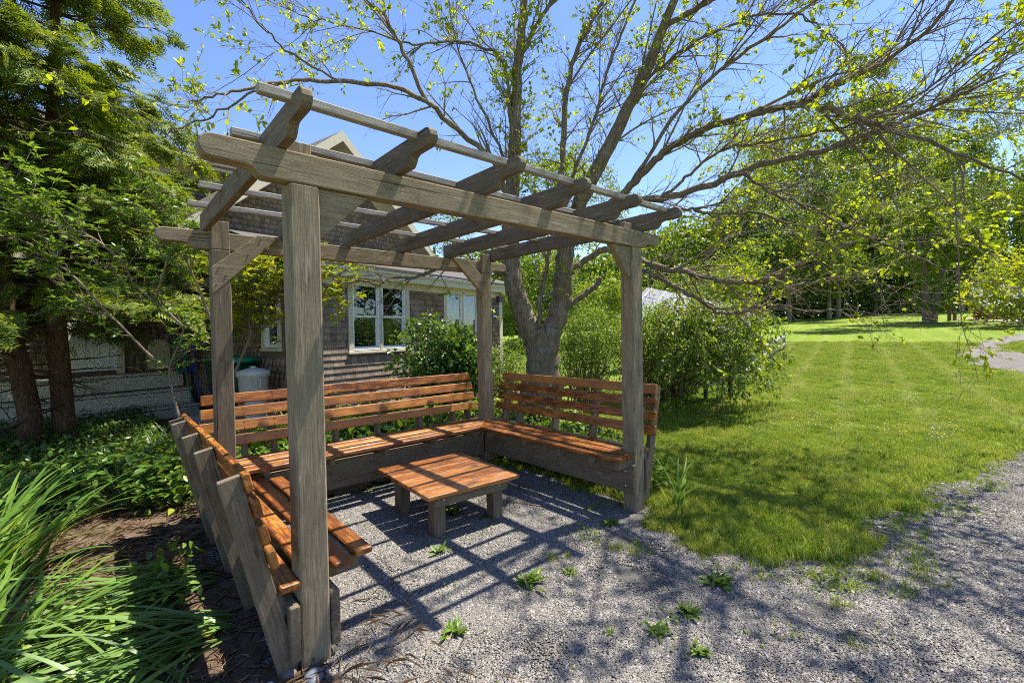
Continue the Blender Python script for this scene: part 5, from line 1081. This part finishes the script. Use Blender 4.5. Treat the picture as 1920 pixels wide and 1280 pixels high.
# ------------------------------------------------------------------ leafy plants of the bed
def leaf_mesh(mat, L, w):
    V, F = LEAF6; V = V*np.array([L, w, L]); me = mesh_np('leaf', V, F); me.materials.append(mat); return me
PEO = m_leaf('peony_leaf', (.035, .095, .018), (.085, .175, .025), .34, (.15, .25, .035), .3, .5)
peo = [leaf_mesh(PEO, .13, .055), leaf_mesh(PEO, .16, .06), leaf_mesh(PEO, .11, .05), leaf_mesh(PEO, .145, .07)]
def peony(label, c, n, rad, h):
    t = thing('peony', label, 'plant', (c[0], c[1], 0), 0, 'leafy perennials of the bed'); stems = []
    for k in range(n):
        a = rnd.uniform(0, 6.283); r_ = rad*math.sqrt(rnd.random()); z = h*(.35+.65*rnd.random())*(1-.5*(r_/rad)**2); top = np.array([c[0]+r_*math.cos(a), c[1]+r_*math.sin(a), z])
        stems.append((resample([np.array([c[0]+.25*r_*math.cos(a), c[1]+.25*r_*math.sin(a), -.02]), np.array([c[0]+.6*r_*math.cos(a), c[1]+.6*r_*math.sin(a), z*.6]), top], 6), np.linspace(.005, .0025, 6)))
        for j in range(5):
            b = a+j*1.26+rnd.uniform(-.3, .3); Mw = Matrix.Translation(top) @ Matrix.Rotation(b, 4, 'Z') @ Matrix.Rotation(rnd.uniform(-.35, .45), 4, 'Y') @ Matrix.Rotation(rnd.uniform(-.4, .4), 4, 'X') @ Matrix.Scale(rnd.uniform(.75, 1.25), 4)
            obj('leaf', peo[rnd.randrange(4)], None, t, Mw)
    tube_obj('stem', stems, 4, STEM, t)['kind'] = 'stuff'
peony('peony with pointed glossy leaves beside the left bench back', (-.62, 3.55), 52, .55, .62)
peony('peony with pointed leaves further left of the bench, lower and darker', (-1.15, 4.2), 46, .55, .50)
peony('leafy perennial touching the rear left post', (-.36, 3.25), 34, .30, .46)
peony('leafy perennial before the cedar trunks', (-1.35, 3.7), 36, .45, .42)
def cover(name, label, pts, size, mat, h, per=5, cat='ground cover'):
    C = np.asarray(pts); n = len(C)*per; P = np.repeat(C, per, 0)+rg.normal(size=(n, 3))*np.array([.06, .06, 0]); P[:, 2] += rg.random(n)**.8*h; D = rand_dir(n, .1); L = rg.uniform(size[0], size[1], n)
    V, F = leaves(P, D, np.array([0, 0, 1.])+rg.normal(size=(n, 3))*.45, L, L*rg.uniform(.5, .75, n), LEAF6); tag(obj(name, mesh_np(name, V, F), mat), label, cat, None, 'stuff')
n = 5200; x = rg.uniform(-5, 1.0, n); y = rg.uniform(3.4, 9.5, n); k = (x < -.15-.0*(y-2)) & ~((x > -1.0) & (y < 3.6)) ; cover('ground_cover', 'low dark ground cover under the cedars', np.stack([x[k], y[k], np.full(k.sum(), .01)], -1), (.04, .09), LF_DEEP, .30, 4)
n = 2600; x = rg.uniform(-.3, 5.2, n); y = rg.uniform(2.62, 5.4, n); k = (y < 5.3+.26*(x-1.9)) & (y > 2.62+.0*x); cover('bed_greens', 'mixed green leaves behind the benches', np.stack([x[k], y[k], np.full(k.sum(), .01)], -1), (.05, .12), LF_BUSH, .42, 5)
n = 2200; x = 3.05+rg.random(n)**1.4*2.6; y = rg.uniform(.1, 3.4, n); k = (x < 3.5+.7*y) & (vn(x, y, 3, 40) > -.7); cover('lawn_edge_greens', 'leafy weeds along the back of the right bench', np.stack([x[k], y[k], np.full(k.sum(), .01)], -1), (.05, .11), m_leaf('weed_leaf', (.06, .13, .014), (.14, .23, .025), .4, (.23, .31, .04)), .26, 5)
n = 700; x = rg.uniform(-1.6, -.2, n); y = rg.uniform(-.4, 2.8, n); k = (vn(x, y, 3, 41) > .45) & (y < 1.3); cover('bed_seedlings', 'pale seedlings among the strap leaves', np.stack([x[k], y[k], np.full(k.sum(), .02)], -1), (.03, .07), LF_RHODO, .12, 4)
n = 2600; x = rg.uniform(1.3, 7.5, n); y = rg.uniform(-2.5, .2, n); near = on_gravel(x, y) & ~on_gravel(x+.15, y+.42) ; k = (near & (vn(x, y, 7, 44) > .2)) | (on_gravel(x, y) & (x < 3.2) & (y > -1.7) & (vn(x, y, 5, 45)+.7*vn(x, y, 13, 46) > 1.05)); cover('gravel_clover', 'low clover and creeping weeds along the gravel edge', np.stack([x[k], y[k], np.full(k.sum(), .006)], -1), (.012, .034), m_leaf('clover_leaf', (.085, .15, .016), (.19, .27, .03), .34, (.30, .33, .06)), .022, 9)
n = 420; x = rg.uniform(.3, 5.5, n); y = rg.uniform(-2.2, 1.6, n); k = on_gravel(x, y) & (rg.random(n) < .5); cover('gravel_seedlings', 'tiny seedlings dotted over the gravel', np.stack([x[k], y[k], np.full(k.sum(), .006)], -1), (.010, .030), m_leaf('seedling_leaf', (.085, .15, .016), (.19, .27, .03), .34), .02, 3)
n = 900; x = rg.uniform(-1.7, -.35, n); y = rg.uniform(1.2, 3.6, n); k = (vn(x, y, 2.4, 47) > .15) & ~((x > -.95) & (y < 2.9) & (y > 1.6)); cover('bed_leaves', 'low pale leaves among the iris clumps', np.stack([x[k], y[k], np.full(k.sum(), .02)], -1), (.04, .09), LF_RHODO, .16, 4)
# ------------------------------------------------------------------ weeds, pebbles and sticks on the gravel
WD = m_leaf('weed_rosette', (.06, .125, .015), (.13, .21, .025), .3, (.20, .27, .04)); rosette = leaf_mesh(WD, .078, .024)
names = [(1.274, -.255, 1.25, 30, 'dandelion rosette in the middle of the gravel'), (1.093, .513, 1.0, 16, 'weed in front of the low table'), (1.547, -.332, .6, 26, 'small flat weed right of the dandelion'), (.624, -.332, .9, 24, 'weed in the gravel near the front post'),
         (2.379, -.063, 1.0, 22, 'weed before the right post, nearer the table'), (2.633, -.306, 1.2, 26, 'weed at the grass edge before the right post'), (2.14, -1.068, 1.3, 22, 'broad-leaved weed where grass meets gravel'), (1.419, -1.07, .8, 20, 'weed patch low in the centre foreground'),
         (1.717, -1.093, .9, 24, 'weed patch right of centre in the foreground'), (2.785, -.792, 1.4, 20, 'broad dock leaves in the grass edge'), (1.448, -1.291, .9, 16, 'reddish weed at the bottom edge'), (1.556, 1.041, 1.1, 34, 'leafy weed growing under the low table'), (1.72, .80, .7, 12, 'small weed by the right front table leg'), (1.25, -.9, .45, 10, 'tiny weed in the foreground gravel')]
for (x, y, s, n, lab) in names:
    t = thing('gravel_weed', lab, 'weed', (x, y, 0), 0, 'weeds in the gravel')
    for k in range(int(n*1.7)):
        a = rnd.uniform(0, 6.283); Mw = Matrix.Translation((x+rnd.gauss(0, .026)*s, y+rnd.gauss(0, .022)*s, .008)) @ Matrix.Rotation(a, 4, 'Z') @ Matrix.Rotation(-rnd.uniform(.1, .9), 4, 'Y') @ Matrix.Rotation(rnd.uniform(-.4, .4), 4, 'X') @ Matrix.Scale(s*rnd.uniform(.4, 1.2), 4)
        obj('leaf', rosette, None, t, Mw)
dd_ = [o for o in bpy.data.objects if o.get('label') == names[0][4]][0]
tube_obj('stalk', [(resample([(1.255, -.24, 0), (1.25, -.235, .12), (1.248, -.23, .235)], 6), np.full(6, .0022))], 5, m_plain('stalk', (.30, .17, .10), .7), dd_)
# tall strap plant by the right post
iris('iris_clump', 'few tall iris leaves in the grass by the right post', (3.02, -.30), 12, .05, UPR, 1.0, 2.5, (.6, .9), (.0, .35))
def pebble(x, y, r, lab, sc=(1.3, .9, .55), col=(.15, .175, .205)):
    bm = bmesh.new(); bmesh.ops.create_icosphere(bm, subdivisions=3, radius=r)
    for v in bm.verts: v.co = Vector((v.co.x*sc[0], v.co.y*sc[1], v.co.z*sc[2]))*(1+.06*math.sin(v.co.x*40+1)+.05*math.cos(v.co.y*55))
    tag(obj('pebble', bm_mesh(bm, 'pebble', True), m_plain('pebble_stone', col, .6, .35, 0, .15, .1, 25), None, Matrix.Translation((x, y, r*sc[2]*.6)) @ Matrix.Rotation(rnd.uniform(0, 3), 4, 'Z')), lab, 'stone', 'smooth stones at the front post')
pebble(-.045, -.15, .048, 'smooth blue-grey stone at the foot of the front post'); pebble(-.125, -.03, .045, 'dull brownish stone left of the blue-grey one', (1.2, 1, .6), (.20, .165, .14)); pebble(-.22, -.06, .022, 'little white stone furthest left at the post foot', (1.2, 1, .6), (.6, .58, .55))
for i, (pts, r_) in enumerate((([(.60, .37), (.66, .33), (.70, .41)], .006), ([(.36, .34), (.42, .29), (.46, .33), (.52, .36)], .006), ([(.40, .12), (.45, .16), (.55, .17)], .005), ([(.25, -.18), (.40, -.20), (.55, -.14)], .006), ([(1.05, -.02), (1.12, .05)], .005), ([(.30, .62), (.36, .86)], .007), ([(2.25, .62), (2.05, 1.05)], .007), ([(1.02, .62), (1.10, .75), (1.30, .80)], .004))):
    P = resample([np.array([a, b, .012+.008*(j % 2)]) for j, (a, b) in enumerate(pts)], 9)
    tag(tube_obj('stick', [(P, np.linspace(r_, r_*.5, 9))], 5, TWIG, None), ('forked dry stick on the gravel beside the front bench end', 'bent dry twig left of the forked stick', 'short dry twig near the front post', 'long curved twig in the brown litter by the front post', 'short twig left of the dandelion', 'straight dry stick between post and low table', 'pale stick lying behind the low table', 'thin curved twig in front of the low table')[i], 'stick', 'dry sticks on the gravel')
